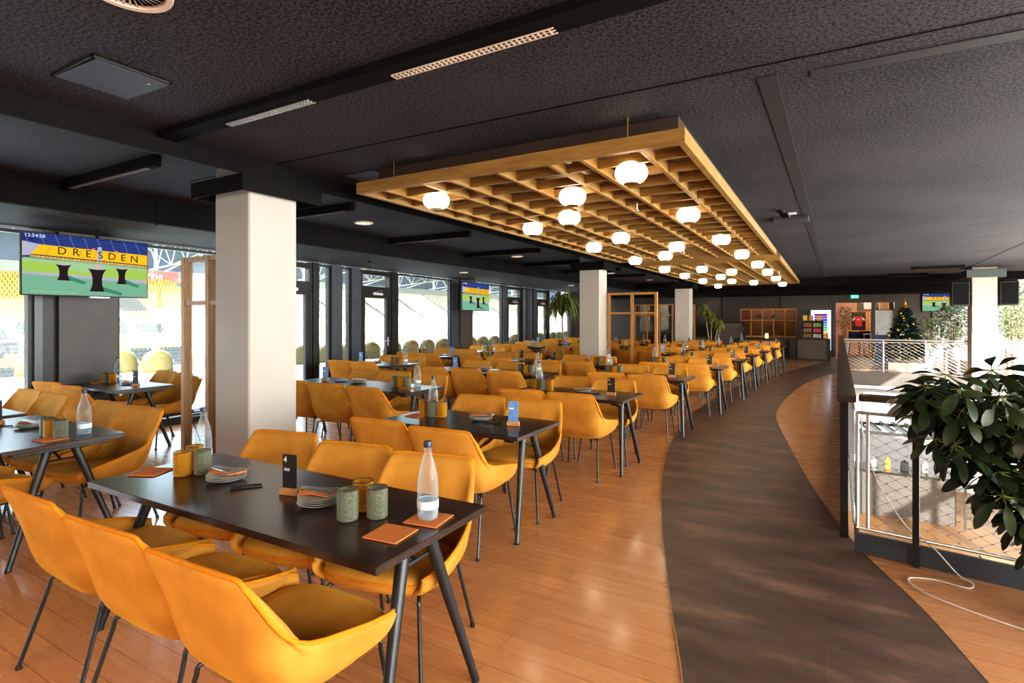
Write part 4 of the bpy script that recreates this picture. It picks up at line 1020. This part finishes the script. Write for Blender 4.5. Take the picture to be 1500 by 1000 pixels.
r=thing('flower_vase','glass vase with yellow flowers on the end of the buffet','vase',(-2.98,23.45,.76)); b=MB(); b.lathe([(.04,0),(.05,.05),(.03,.2),(.04,.26)],14); b.build('vase_body','bottle',r,True); b=MB(); 
for k in range(26):
    a=rnd.uniform(0,6.28); q=rnd.uniform(.02,.12); c=(q*math.cos(a),q*math.sin(a),.32+rnd.uniform(-.06,.14)); b.lathe([(0,-.02),(.022,0),(0,.02)],6,c)
b.build('flowers','leaf_drac',r); b=MB(); b.tube([(0,0,.02),(0,0,.4)],.006,5); b.build('stems','leaf_vein',r)
# exit sign
r=thing('exit_sign','small green lit exit sign on the far wall above the doorway','sign',(.93,YB-.03,2.39)); b=MB(); b.rbox((0,0,0),(.26,.04,.13),.004); b.build('sign_box',emit('exit_green',(.05,.62,.35),1.8),r)
b=MB(); b.box((-.05,-.022,.0),(.035,.002,.07)); b.box((-.075,-.022,-.03),(.035,.002,.012)); b.box((.055,-.022,0),(.06,.002,.018)); b.box((.095,-.022,0),(.02,.002,.04)); b.build('sign_pictogram',emit('exit_white',(.9,1,.95),1.8),r)
# doorway frame, frosted leaf
f=MB(); f.bb(.2,.29,YB-.06,YB+.22,0,2.25); f.bb(1.49,1.60,YB-.06,YB+.22,0,2.25); f.bb(2.21,2.3,YB-.06,YB+.22,0,2.25); f.bb(.29,2.21,YB-.05,YB+.2,2.16,2.25)
d=struct(f,'door_%d'%(dseg[0]+1),'dark_wall')
b=MB(); b.bb(1.6,2.21,YB+.05,YB+.09,.1,1.85); b.build('frosted_pane','frosted',d); b=MB(); b.bb(1.6,2.21,YB+.05,YB+.09,1.88,2.16); b.build('pane','pane',d); b=MB(); b.bb(1.6,2.21,YB+.03,YB+.11,0,.1); b.bb(1.6,2.21,YB+.03,YB+.11,1.85,1.88); b.build('door_rail','dark_wall',d)
# framed shirts in the corridor
def shirt(x,z,w,h,mat,label,slv='white'):
    r=thing('framed_shirt',label,'framed shirt',(x,YB+4.57,z),0,'framed shirts'); b=MB(); t=.05
    b.bb(-w/2,w/2,-.03,.02,h/2-t,h/2); b.bb(-w/2,w/2,-.03,.02,-h/2,-h/2+t); b.bb(-w/2,-w/2+t,-.03,.02,-h/2+t,h/2-t); b.bb(w/2-t,w/2,-.03,.02,-h/2+t,h/2-t); b.build('picture_frame',pm('orange_frame',(.75,.36,.06),scale=5,rough=.5),r)
    b=MB(); b.bb(-w/2+t,w/2-t,0,.02,-h/2+t,h/2-t); b.build('backing','black_card',r)
    s=MB(); k=min(w,h)*.36
    pts=[(-.55,-.95),(.55,-.95),(.6,.4),(.5,.9),(.2,1.0),(0,.88),(-.2,1.0),(-.5,.9),(-.6,.4)]; s.add([(a*k,-.006,c*k) for a,c in pts],[tuple(range(9))]); s.build('shirt_body',mat,r)
    s=MB()
    for q in (-1,1): s.add([(q*.5*k,-.007,.9*k),(q*1.1*k,-.007,.35*k),(q*.92*k,-.007,.05*k),(q*.6*k,-.007,.4*k)],[(0,1,2,3)])
    s.build('sleeves',slv,r); s=MB(); s.add([(-.25*k,-.008,.25*k),(.25*k,-.008,.25*k),(.25*k,-.008,.38*k),(-.25*k,-.008,.38*k)],[(0,1,2,3)]); s.build('chest_print','ink_white' if mat=='red' else 'black_card',r); return r
shirt(1.25,1.40,.66,.95,'red','framed red shirt with white sleeves on the corridor wall'); shirt(1.60,2.2,.95,.72,'white','framed white shirt above the red one on the corridor wall','white'); shirt(1.98,1.4,.62,.95,'yellow_print','framed yellow shirt right of the red one on the corridor wall','yellow_print')
shirt(2.72,2.2,.7,.7,'yellow_print','framed yellow shirt seen above the frosted door','black_card')
# high stool and bar table in the doorway, blue easel board
for i,(x,y) in enumerate(((.95,26.4),(1.35,27.2))):
    r=thing('high_stool','dark high stool with curved back in the corridor, %s'%('in front','behind')[i],'stool',(x,y,0)); b=MB(); b.rbox((0,0,.72),(.38,.36,.06),.03); b.build('seat','blue' if i==0 else 'black_plastic',r); b=MB(); b.poly([(.2*math.cos(a),.2*math.sin(a)) for a in [PI*k/8 for k in range(9)]]+[(.17*math.cos(a),.17*math.sin(a)) for a in [PI*(8-k)/8 for k in range(9)]],.72,1.0); b.build('backrest','blue' if i==0 else 'black_plastic',r)
    for sx in (-1,1):
        for sy in (-1,1): b=MB(); b.tube([(sx*.12,sy*.12,.70),(sx*.2,sy*.2,0)],.012,6); b.build('leg','black_steel',r)
r=thing('white_bar_table','white high table standing in the corridor','table',(1.62,26.9,0)); b=MB(); b.rbox((0,0,.88),(.7,.5,.04),.005); b.build('tabletop','white',r); b=MB()
for sx in (-1,1): b=MB(); b.bb(sx*.3-.02,sx*.3+.02,-.2,.2,0,.86); b.build('leg','white',r)
r=thing('easel_board','blue board leaning on a wooden easel beside the christmas tree','board',(1.78,23.6,0)); b=MB(); b.box((0,0,.48),(.62,.04,.95),0,R(-10)); b.build('board','blue',r); b=MB(); b.tube([(.05,-.12,0),(.22,.1,1.1)],.02,6); b.build('easel_leg','block',r); b=MB(); b.tube([(-.35,-.1,0),(-.2,.1,1.05)],.02,6); b.build('easel_leg','block',r)
# white gallery seats and small table
r=thing('white_table','small white table on the sunlit gallery behind the rail','table',(2.72,19.75,0)); b=MB(); b.rbox((0,0,.62),(.62,.5,.04),.01); b.build('tabletop','white',r)
for sx in (-1,1):
    b=MB(); b.bb(sx*.22-.03,sx*.22+.03,-.18,.18,0,.6); b.build('leg','white',r)
for i,x in enumerate((2.52,2.74)):
    b=MB(); b.lathe([(.0,0),(.07,.0),(.085,.06),(.08,.17),(.06,.2),(.055,.2),(.05,.1),(0,.08)],16); o=b.build('white_planter','white',None,True); o.location=(x,19.75,.64); tag(o,'white round pot on the small gallery table, %s'%('nearer the tree','nearer the column')[i],'pot','pots on the gallery table')
# wall speakers on the gallery column
for x,y,l in ((3.06,18.62,'black box speaker on the tree side of the gallery column'),(4.06,18.72,'black box speaker on the far side of the gallery column')):
    r=thing('wall_speaker',l,'speaker',(x,y,2.20)); b=MB(); b.rbox((0,0,0),(.38,.34,.62),.012); b.build('speaker_box','black_plastic',r); b=MB(); b.rbox((0,-.174,0),(.33,.012,.56),.004); b.build('speaker_grille','dark_grille',r); b=MB(); b.box((.24 if x<3.5 else -.22,.05,0),(.16,.06,.06)); b.build('speaker_bracket','black_steel',r)
# projector-like fittings at the far ceiling
bar_light(1.9,3.0,17.6,CZ,'dark ceiling bar light above the gallery rail',0); bar_light(1.6,2.6,20.2,CZ,'dark ceiling bar light behind the gallery rail')

# ------------------------------------------------------------ atrium
def netmesh(mb, f, L, H, cell, r=.0016, knots=True):
    """diagonal cable net on a rectangle; f(u,z)->point"""
    nu=int(L/cell); sl=.62
    def ln(u0,u1,z0,z1):
        mb.tube([f(u0,z0),f(u1,z1)],r,3,False)
    k=-int(H/ (cell*sl))-1
    rise=cell*sl
    tot=int((L+H/sl)/cell)+2
    for i in range(-int(H/sl/cell)-1,tot):
        u0=i*cell
        for sg in (1,-1):
            a,b=(0.0,H)
            ua,ub=(u0,u0+H/sl) if sg==1 else (u0+H/sl,u0)
            # clip to 0..L
            pa,pb=[ua,a],[ub,b]
            def clip(p,q):
                if p[0]<0: t=(0-p[0])/(q[0]-p[0]); return [0,p[1]+(q[1]-p[1])*t]
                if p[0]>L: t=(L-p[0])/(q[0]-p[0]); return [L,p[1]+(q[1]-p[1])*t]
                return p
            if (ua<0 and ub<0) or (ua>L and ub>L): continue
            p1=clip(pa,pb); p2=clip(pb,pa)
            if abs(p1[0]-p2[0])<1e-4: continue
            ln(p1[0],p2[0],p1[1],p2[1])
    if knots:
        rows=int(H/(cell*sl/2))
        for j in range(1,rows):
            z=j*cell*sl/2
            for i in range(nu+1):
                u=i*cell+(cell/2 if j%2 else 0)
                if 0<u<L:
                    p=f(u,z); mb.box(p,(.012,.006,.007))
# near rail: along the walkway and across in front of the plant
NR=thing('glass_net_railing','near balustrade with dark posts, oiled handrail and steel cable net','railing',(.13,4.35,0))
ox,oy=.13,4.35
ang=math.atan(.17)
def rx(u,z,off=0): return (u*math.cos(ang), -u*math.sin(ang)+off, z)   # across, towards the facade
def ry(u,z,off=0): return (.016*u+off, u, z)                              # along the walkway
Lx=5.2; Ly=YG-4.35-.12
h=MB(); h.box((.0-.02+.016*Ly/2,Ly/2-.05,1.035),(.11,Ly+.2,.04),-math.atan(.016)); 
h.box((Lx/2*math.cos(ang)+.06,-Lx/2*math.sin(ang)+.0,1.035),(Lx,.11,.04),-ang); h.build('handrail','handrail',NR)
b=MB(); b.box((Lx/2*math.cos(ang)+.03,-Lx/2*math.sin(ang)-.01,.065),(Lx,.03,.125),-ang); b.build('base_channel','alu_blue',NR)
b=MB(); b.box((.016*Ly/2+.05,Ly/2+.15,.05),(.03,Ly-.3,.10),-math.atan(.016)); b.build('base_channel','alu_blue',NR)
for u in (.36,1.7,3.0,4.3):
    p=MB(); q=rx(u,0); p.box((q[0],q[1]-.03,.5),(.035,.05,1.0),-ang); p.build('rail_post','black_steel',NR)
for u in (.22,2.5,4.8,7.1,9.4,11.7,14.0):
    p=MB(); q=ry(u,0); p.box((q[0]-.03,q[1],.5),(.05,.035,1.0)); p.build('rail_post','black_steel',NR)
for z in (.155,.93):
    t=MB(); t.tube([rx(.04,z,.02),rx(Lx,z,.02)],.011,8); t.build('net_rod','steel_bright',NR,True)
    t=MB(); t.tube([ry(.1,z,.03),ry(Ly,z,.03)],.011,8); t.build('net_rod','steel_bright',NR,True)
for u in (.045,.105): t=MB(); t.tube([rx(u,.155,.02),rx(u,.93,.02)],.010,8); t.build('net_rod','steel_bright',NR,True)
nm=MB(); netmesh(nm,lambda u,z: rx(.105+u,.155+z,.02),Lx-.15,.775,.105); nm.build('cable_net','steel_bright',NR)
nm=MB(); netmesh(nm,lambda u,z: ry(.12+u,.155+z,.03),Ly-.2,.775,.125,.0018,False); nm.build('cable_net','steel_bright',NR)
# gallery rail
GR=thing('gallery_railing','far steel balustrade with mesh infill along the gallery','railing',(.36,YG-.06,0))
Lg=5.1
for z,rr in ((.93,.024),(.86,.014),(.05,.012)): t=MB(); t.tube([(0,0,z),(Lg,0,z)],rr,8); t.build('gallery_handrail' if z>.9 else 'net_rod','steel_bright',GR,True)
for k in range(6): p=MB(); p.bb(.06+k*.98-.015,.06+k*.98+.015,.02,.05,0,.95); p.build('rail_post','steel_bright',GR)
nm=MB(); netmesh(nm,lambda u,z:(u,0,.05+z),Lg,.81,.15,.0032,False); nm.build('cable_net','steel_bright',GR)
# slab edges and lower hall
LZ=-3.3
m=MB(); m.bb(.45,FAC,YG-.04,YG-.002,-.40,.004); struct(m,'trim_14','pillar_grey')
m=MB(); m.bb(.2,FAC+4,YG+.5,YG+.7,LZ,-.35); struct(m,'wall_lower_far','facade')
m=MB(); m.bb(.45,FAC,YG-.06,YG+.3,-.48,-.40); struct(m,'trim_15','white')
m=MB(); m.bb(-3,FAC+1,-3,YG+1,LZ-.2,LZ); struct(m,'floor_lower','lower_floor')
m=MB(); m.bb(-3.2,-3,-3,YG+.5,LZ,-.35); struct(m,'wall_lower_left','facade')
m=MB(); m.bb(-3.2,FAC,-3.2,-3,LZ,-.35); struct(m,'wall_lower_near','facade')
# stair parapet
r=thing('stair_parapet','white sloping stair parapet at the far side of the atrium','stair',(3.3,15.6,0))
s=MB(); s.add([(-.9,-1.2,.05),(2.1,-1.2,-.9),(2.1,-1.2,-3.3),(1.2,-1.2,-3.3),(-.9,-1.2,-.55),(-.9,-1.05,.05),(2.1,-1.05,-.9),(2.1,-1.05,-3.3),(1.2,-1.05,-3.3),(-.9,-1.05,-.55)],[(4,3,2,1,0),(5,6,7,8,9)]+[(i,(i+1)%5,5+(i+1)%5,5+i) for i in range(5)]); s.build('parapet_wall','white',r)
s=MB(); s.tube([(-.2,-1.22,-.27),(.25,-1.22,-.41)],.02,6); s.build('wall_fitting','black_plastic',r); 
# lower bar counter, awning slats, tables
r=thing('lower_bar_counter','grey bar counter down in the lower hall','counter',(1.5,16.2,LZ)); b=MB(); b.bb(-1.4,1.1,0,.7,0,1.05); b.build('counter_body','pillar_grey',r); b=MB(); b.bb(-1.5,1.2,-.08,.78,1.05,1.1); b.build('worktop','counter_top',r)
r=thing('slatted_canopy','black slatted canopy over the bar in the lower hall','canopy',(1.7,15.4,-1.0)); 
for k in range(9): b=MB(); b.box((-1.0+.25*k,0,0),(.06,1.3,.10),R(8)); b.build('slat','black_steel',r)
b=MB(); b.bb(-1.1,1.2,-.66,-.6,-.06,.0); b.build('canopy_beam','black_steel',r); b=MB(); b.bb(-1.1,1.2,.6,.66,-.06,0); b.build('canopy_beam','black_steel',r)
b=MB(); b.bb(-1.0,-.96,.5,.54,-2.25,-.06); b.bb(1.0,1.04,.5,.54,-2.25,-.06); b.build('canopy_post','black_steel',r)
for i,(x,w) in enumerate(((.55,.14),(.85,.11),(1.2,.16),(1.6,.12))):
    b=MB(); b.rbox((0,0,.11),(w,.14,.22),.01); b.lathe([(.03,.22),(.03,.26)],8); o=b.build('bar_canister',['steel','yellow_print','black_plastic','white'][i]); o.location=(x+.45,16.5,LZ+1.1); tag(o,'%s canister on the lower bar counter'%['steel','yellow','black','white'][i],'canister')
def bar_table(x,y,h,label,w=.75,l=1.5,mat='block',legm='black_steel'):
    r=thing('lower_table',label,'table',(x,y,LZ),R(6),'tables in the lower hall'); b=MB(); b.rbox((0,0,h-.02),(w,l,.04),.005); b.build('tabletop',mat,r)
    for sx in (-1,1):
        for sy in (-1,1): b=MB(); b.bb(sx*(w/2-.06)-.02,sx*(w/2-.06)+.02,sy*(l/2-.06)-.02,sy*(l/2-.06)+.02,0,h-.04); b.build('table_leg',legm,r)
    return r
bar_table(2.55,10.6,1.08,'high wood topped table down by the lower bar')
bar_table(.55,8.6,.76,'wood topped table at the rail side of the lower hall')
bar_table(2.6,7.7,.76,'white table down in the lower hall nearest the window',.9,1.3,'white','white'); bar_table(3.9,8.2,.76,'white table down in the lower hall under the plant',.9,1.4,'white','white')
def stool(x,y,label):
    r=thing('bar_stool',label,'stool',(x,y,LZ),0,'stools in the lower hall'); b=MB(); b.rbox((0,0,.76),(.34,.34,.05),.02); b.build('seat','black_plastic',r)
    for sx in (-1,1):
        for sy in (-1,1): b=MB(); b.tube([(sx*.11,sy*.11,.74),(sx*.17,sy*.17,0)],.012,6); b.build('leg','black_steel',r)
    b=MB(); b.tube([(-.15,-.15,.3),(.15,-.15,.3),(.15,.15,.3),(-.15,.15,.3),(-.15,-.15,.3)],.008,6); b.build('foot_ring','black_steel',r)
for i,(x,y) in enumerate(((2.0,10.1),(2.0,10.6),(2.0,11.1),(3.1,10.3),(3.1,10.9))): stool(x,y,'black bar stool at the high lower table, %s'%('rail side first','rail side second','rail side third','window side first','window side second')[i])
def lowchair(x,y,rz,label):
    r=thing('lounge_chair',label,'chair',(x,y,LZ),rz,'chairs in the lower hall'); b=MB(); b.rbox((0,0,.42),(.5,.5,.09),.03); b.build('seat','pillar_grey',r); b=MB(); b.rbox((0,-.24,.66),(.5,.06,.44),.025); b.build('backrest','pillar_grey',r)
    for sx in (-1,1):
        for sy in (-1,1): b=MB(); b.tube([(sx*.18,sy*.18,.4),(sx*.23,sy*.23,0)],.013,6); b.build('leg','black_steel',r)
for i,(x,y,a) in enumerate(((2.6,6.75,0),(3.9,7.2,0),(3.3,7.9,90),(2.6,8.65,180),(3.9,9.2,180),(1.85,7.7,-90))): lowchair(x,y,R(a),'grey lounge chair down in the lower hall, %s'%['before the first white table','before the second white table','between the white tables','behind the first white table','behind the second white table','rail side of the first white table'][i])
# white service pipe up to the gallery and loose cable
b=MB(); b.tube([(3.05,12.0,LZ),(3.05,12.0,-1.2),(3.3,12.1,2.9)],.07,12); 
c=MB(); c.tube(crpath([(.20,4.46,.88),(.22,4.42,.72),(.30,4.39,.45),(.44,4.36,.22),(.52,4.34,.165)],8)+crpath([(.54,4.27,.155),(.58,4.20,.14),(.68,4.17,.03),(.74,4.13,.008),(.70,4.05,.007),(.55,4.08,.007),(.42,4.02,.007),(.48,3.86,.007),(.70,3.72,.007),(.98,3.6,.007)],8),.0042,6); tag(c.build('white_cable','cable',None,True),'thin white cable running down the railing net onto the wood floor','cable')

# glazed facade on the atrium side
fz=MB()
for y in range(-4,27,3): fz.bb(FAC,FAC+.12,y-.04,y+.04,LZ,CZ)
fz.bb(FAC,FAC+.12,-4,YB,CZ-.03,CZ); fz.bb(FAC,FAC+.12,-4,YB,-.3,0)
fo=struct(fz,'window_20','white'); p=MB(); p.bb(FAC+.05,FAC+.06,-4,YB,LZ,CZ-.12); p.build('pane','pane',fo)

# ------------------------------------------------------------ terrace and stadium outside
m=MB(); m.add([(winx(-6)-.28,-6,-.02),(winx(40)-.28,40,-.02),(-15.5,40,-.02),(-15.5,-6,-.02)],[(0,1,2,3)]); struct(m,'ground_terrace','deck')
m=MB(); m.bb(-15.7,-15.5,-6,40,-9,.25); struct(m,'wall_terrace','concrete')
m=MB(); m.add([(-15.7,-120,-9),(-15.7,260,-9),(-75,260,-9),(-75,-120,-9)],[(0,1,2,3)]); struct(m,'ground_pitch','pitch')
# terrace chairs
def make_tchair():
    r=thing('terrace_chair','x','chair')
    b=MB(); n=14; vs=[]; fs=[]
    for j in range(9):
        v=j/8
        for i in range(n+1):
            u=-1+2*i/n; w=.285*(1-.08*v)*math.sqrt(max(0,1-max(0,v-.55)**2/.22)) if v>.55 else .285*(1-.08*v)
            a=u*1.15; x=w*math.sin(a)/math.sin(1.15); y=-.20-.10*v+.14*(1-math.cos(a))*1.2
            vs.append((x,y,.44+.46*v))
    for j in range(8):
        for i in range(n): fs.append((j*(n+1)+i,j*(n+1)+i+1,(j+1)*(n+1)+i+1,(j+1)*(n+1)+i))
    b.add(vs,fs); o=b.build('backrest','terrace_chair',r,True,80)
    sm=o.modifiers.new('thickness','SOLIDIFY'); sm.thickness=.018
    b=MB(); b.rbox((0,.02,.44),(.52,.46,.035),.015); b.build('seat','terrace_chair',r)
    for sx in (-1,1):
        b=MB(); b.tube([(sx*.28,-.12,.60),(sx*.29,.05,.645),(sx*.28,.2,.62),(sx*.25,.22,.45)],.014,6); b.build('armrest','terrace_chair',r,True)
        for sy in (-1,1): b=MB(); b.tube([(sx*.19,sy*.17,.43),(sx*.23,sy*.23,-.02)],.012,6); b.build('leg','steel_bright',r)
    return r
TC=make_tchair(); kids(TC)
path=crpath([(-13.5,4.6,0),(-12.75,5.7,0),(-12.05,6.5,0),(-11.35,8.4,0),(-11.1,10.2,0),(-11.0,12.6,0),(-10.95,14.5,0),(-11.0,17.5,0),(-11.2,21,0),(-11.4,25,0)],12)
acc=0; pts_=[path[0]]; 
for a,b_ in zip(path,path[1:]):
    acc+=(b_-a).length
    if acc>=.64: pts_.append(b_); acc=0
for i,p in enumerate(pts_[:28]):
    lab='faded yellow terrace chair outside the windows, %s of the row from the big screen end'%ORD[i]
    rz=R(66)+rnd.uniform(-.08,.08)
    if i==0: TC.location=p; TC.rotation_euler=(0,0,rz); TC['label']=lab; TC['group']='terrace chairs outside the windows'
    else: dup(TC,p,rz,lab,'terrace chairs outside the windows')
tt=None
for i in range(2,28,4):
    p=pts_[min(i,len(pts_)-1)]; lab='small metal terrace table outside, %s of the row from the big screen end'%ORD[(i-2)//4]
    if tt is None:
        tt=thing('terrace_table',lab,'table',(p.x-.75,p.y,0),0,'terrace tables outside'); b=MB(); b.rbox((0,0,.71),(.7,.7,.025),.01); b.build('tabletop','steel_bright',tt); b=MB(); b.tube([(0,0,-.02),(0,0,.7)],.03,8); b.build('table_stem','steel_bright',tt); b=MB(); b.lathe([(.25,-.02),(.25,.0),(.03,.02)],16); b.build('table_base','steel_bright',tt,True); kids(tt)
    else: dup(tt,(p.x-.75,p.y,0),0,lab,'terrace tables outside')
r=thing('steel_barrier','bent steel tube barrier on the terrace at the big window','barrier',(-12.6,2.15,0)); b=MB(); b.tube(crpath([(-.02,-.16,-.02),(-.02,-.16,.85),(-.02,-.12,1.0),(-.02,0,1.05),(-.02,.12,1.0),(-.02,.16,.85),(-.02,.16,-.02)],5),.035,8); b.build('barrier_tube','steel_bright',r,True); b=MB(); b.lathe([(.08,-.02),(.08,-.005)],10,(-.02,-.16,0)); b.lathe([(.08,-.02),(.08,-.005)],10,(-.02,.16,0)); b.build('barrier_foot','black_plastic',r)
r=thing('terrace_balustrade','glass balustrade at the edge of the terrace','railing',(-15.4,10,0)); b=MB(); b.bb(-.01,.01,-14,26,.25,1.05); b.build('glass_panel','pane',r); b=MB(); b.tube([(0,-14,1.07),(0,26,1.07)],.025,6); b.build('top_rail','steel_bright',r,True)
r=thing('terrace_lectern','grey number marker box standing at the terrace edge','box',(-15.2,3.25,0)); b=MB(); b.box((0,0,1.25),(.12,.55,.35),0,0,R(-15)); b.build('marker_box','pillar_grey',r); b=MB(); b.tube([(0,0,-.02),(0,0,1.1)],.03,6); b.build('marker_post','steel_bright',r); text('0',.22,'ink_white',r,(.075,0,1.25),(PI/2,0,PI/2),name='marker_number')

# stand across the pitch
rows=34; X0,Z0=-72.0,-8.0; dx,dz=.78,.46
m=MB()
ys0,ys1=-60,230
vs=[]; 
for k in range(rows+1):
    x=X0-dx*k; z=Z0+dz*k
    m.add([(x,ys0,z),(x,ys1,z),(x-dx,ys1,z),(x-dx,ys0,z)],[(0,1,2,3)]); m.add([(x-dx,ys0,z),(x-dx,ys1,z),(x-dx,ys1,z+dz),(x-dx,ys0,z+dz)],[(0,1,2,3)])
m.bb(X0,X0+.3,ys0,ys1,-9,-7.0)
struct(m,'ground_stand','concrete')
BAND=[(36,52),(62,66),(70,86),(104,124),(140,160)]
def dark_seat(k,y):
    # large block letters picked out in dark seats
    for i,(a,b_) in enumerate(BAND):
        if a<=y<=b_:
            u=(y-a)/(b_-a); v=(k-6)/20
            if 0<=v<=1:
                if i%2==0: return (v<.22 or v>.78 or .42<v<.58) and .1<u<.95 or (u>.72 and v<.5) or (u<.28 and v>.5)
                return abs(u-.5)<.3
    if y<34 and y>18: 
        u=(y-18)/16; v=(k-5)/18
        if 0<=v<=1: return abs(v-(.2+.6*u))<.16 or (.1<u<.5 and v<.15)
    return k<4 and (int(y*.7)*7919+k*31)%5<2
my=MB(); md=MB(); mp_=MB()
for k in range(rows):
    x=X0-dx*k-.25; z=Z0+dz*k; y=-20.0
    while y<215:
        if (y+k*.05)%13.5>1.1:
            q=(mp_ if k<22+ (y-44)*.3 else my) if y>44 else (md if dark_seat(k,y) else my)  # seats in the glare take the whitened colour
            q.add([(x,y,z+.40),(x,y+.42,z+.40),(x-.40,y+.42,z+.42),(x-.40,y,z+.42),(x-.50,y+.42,z+.86),(x-.50,y,z+.86),(x,y,z+.28),(x,y+.42,z+.28)],[(0,1,2,3),(3,2,4,5),(6,7,1,0)])
        y+=.52 if y<120 else .9
r=thing('stadium_seating','rows of yellow and dark stadium seats across the pitch','seating',(0,0,0)); r['kind']='stuff'
my.build('yellow_seats','seat_yellow',r); md.build('dark_seats','seat_black',r); mp_.build('glare_seats','seat_glare',r)
xt=X0-dx*rows; zt=Z0+dz*rows
m=MB(); m.bb(xt-1.2,xt-.8,ys0,ys1,zt,zt+2.0); struct(m,'wall_stand_back','concrete')
for i,y in enumerate((14.5,40,58)):
    r=thing('stadium_banner','red sponsor banner with white lettering above the stand, %s from the near end'%ORD[i],'banner',(xt-.7,y+6,zt+1.0),0,'banners above the stand'); b=MB(); b.bb(-.05,.05,-8,8,-.85,.85); b.build('banner_cloth','banner',r)
    text('SachsenEnergie',1.75,'ink_white',r,(.08,0,0),(PI/2,0,PI/2),name='banner_lettering',ext=.01)
m=MB(); m.add([(xt+30,ys0,zt+9.5),(xt+30,ys1,zt+9.5),(xt-8,ys1,zt+7.2),(xt-8,ys0,zt+7.2)],[(0,1,2,3)]); struct(m,'roof_stand','roof')
m=MB(); m.bb(xt-8.4,xt-8,ys0,ys1,zt+1,zt+7.2); struct(m,'wall_stand_rear','roof')
for i in range(12):
    y=5+16*i; r=thing('roof_truss','white steel roof truss of the stand, %s from the near end'%ORD[i],'truss',(xt,y,zt),0,'white roof trusses over the stand'); b=MB()
    tp=[(28-4.5*k,0,9.1-.28*k) for k in range(9)]; lw=[(26-4.5*k,0,5.2-.34*k) for k in range(9)]
    b.tube(tp,.17,6); b.tube(lw,.15,6)
    for k in range(8): b.tube([tp[k],lw[k]],.1,5); b.tube([lw[k],tp[k+1]],.1,5)
    b.tube([(-6,0,1),(-6,0,7)],.3,6); b.tube([lw[5],(-6,0,1.5)],.16,5); b.build('truss_bars','truss',r)
    if i<11:
        b=MB()
        for k in (0,3,6): b.tube([(tp[k][0],0,tp[k][2]),(tp[k][0],16,tp[k][2])],.12,5); b.tube([(lw[k][0],0,lw[k][2]),(tp[k][0],8,tp[k][2]),(lw[k][0],16,lw[k][2])],.09,5)
        b.build('truss_purlins','truss',r)

# ------------------------------------------------------------ light
w=bpy.data.worlds.new('sky'); scn.world=w; w.use_nodes=True; nt=w.node_tree; nt.nodes.clear()
out=nt.nodes.new('ShaderNodeOutputWorld'); bg=nt.nodes.new('ShaderNodeBackground'); sk=nt.nodes.new('ShaderNodeTexSky')
sk.sky_type='NISHITA'; sk.sun_disc=False; sk.sun_elevation=R(17); sk.sun_rotation=R(160); sk.air_density=1.0; sk.dust_density=2.0
mixc=nt.nodes.new('ShaderNodeMixRGB'); mixc.inputs[0].default_value=.55; mixc.inputs[2].default_value=(4.2,4.6,5.2,1)
nt.links.new(sk.outputs[0],mixc.inputs[1]); nt.links.new(mixc.outputs[0],bg.inputs[0]); bg.inputs[1].default_value=2.0; nt.links.new(bg.outputs[0],out.inputs[0])
def sun(dirv,energy,col,ang_=.6):
    l=bpy.data.lights.new('sun','SUN'); l.energy=energy; l.color=col; l.angle=R(ang_); o=bpy.data.objects.new('sun',l); COL.objects.link(o)
    o.rotation_euler=Vector(dirv).to_track_quat('-Z','Y').to_euler(); return o
sx_=.37; sun((-sx_,.93,-.29),30.0,(1,.93,.82))
def area(loc,rot,sx,sy,e,col,name='fill_light',spread=180):
    l=bpy.data.lights.new(name,'AREA'); l.shape='RECTANGLE'; l.size=sx; l.size_y=sy; l.energy=e; l.color=col; l.spread=R(spread); o=bpy.data.objects.new(name,l); COL.objects.link(o); o.location=loc; o.rotation_euler=rot; return o
WARM=(1,.80,.58)
area((-1.5,-1.6,2.75),(R(18),0,0),4.5,1.6,170,WARM)             # added warm fill, unseen above and behind the camera
area((FAC+.35,7.5,1.55),(0,R(120),0),2.5,19,1900,(1,.95,.86),'facade_daylight_fill')  # added area light backing up the daylight, tilted up towards the ceiling
area((2.6,.5,2.8),(R(10),R(28),0),2.0,2.6,110,(1,.92,.8))  # added fill from the upper right, standing in for atrium light
def point(loc,e,col,r=.1):
    l=bpy.data.lights.new('far_room_light','POINT'); l.energy=e; l.color=col; l.shadow_soft_size=r; o=bpy.data.objects.new('far_room_light',l); COL.objects.link(o); o.location=loc
point((-2.6,YB+.9,2.2),22,WARM); point((-1.6,YB+.9,2.2),22,WARM); point((1.4,YB+3.2,2.3),60,WARM); point((-6.2,23.8,2.2),14,WARM); point((-4.7,23.9,2.2),10,WARM)  # unseen point lights; the hatch pair is added to brighten its interior
scn.view_settings.view_transform='Standard'; scn.view_settings.look='Medium High Contrast'; scn.view_settings.exposure=0.1; scn.view_settings.gamma=1.0
scn.cycles.max_bounces=8; scn.cycles.diffuse_bounces=4; scn.cycles.glossy_bounces=3; scn.cycles.transmission_bounces=4; scn.cycles.transparent_max_bounces=16
scn.cycles.caustics_reflective=False; scn.cycles.caustics_refractive=False
scn.cycles.sample_clamp_indirect=6
scn.cycles.use_adaptive_sampling=True

# lettering becomes ordinary meshes
bpy.context.view_layer.update(); dg=bpy.context.evaluated_depsgraph_get(); cache={}
for o in [o for o in scn.objects if o.type=='FONT']:
    k=o.data.name
    if k not in cache: cache[k]=bpy.data.meshes.new_from_object(o.evaluated_get(dg))
    nm=o.name; o.name='old'; q=bpy.data.objects.new(nm,cache[k]); COL.objects.link(q); q.parent=o.parent; q.location=o.location; q.rotation_euler=o.rotation_euler; bpy.data.objects.remove(o)
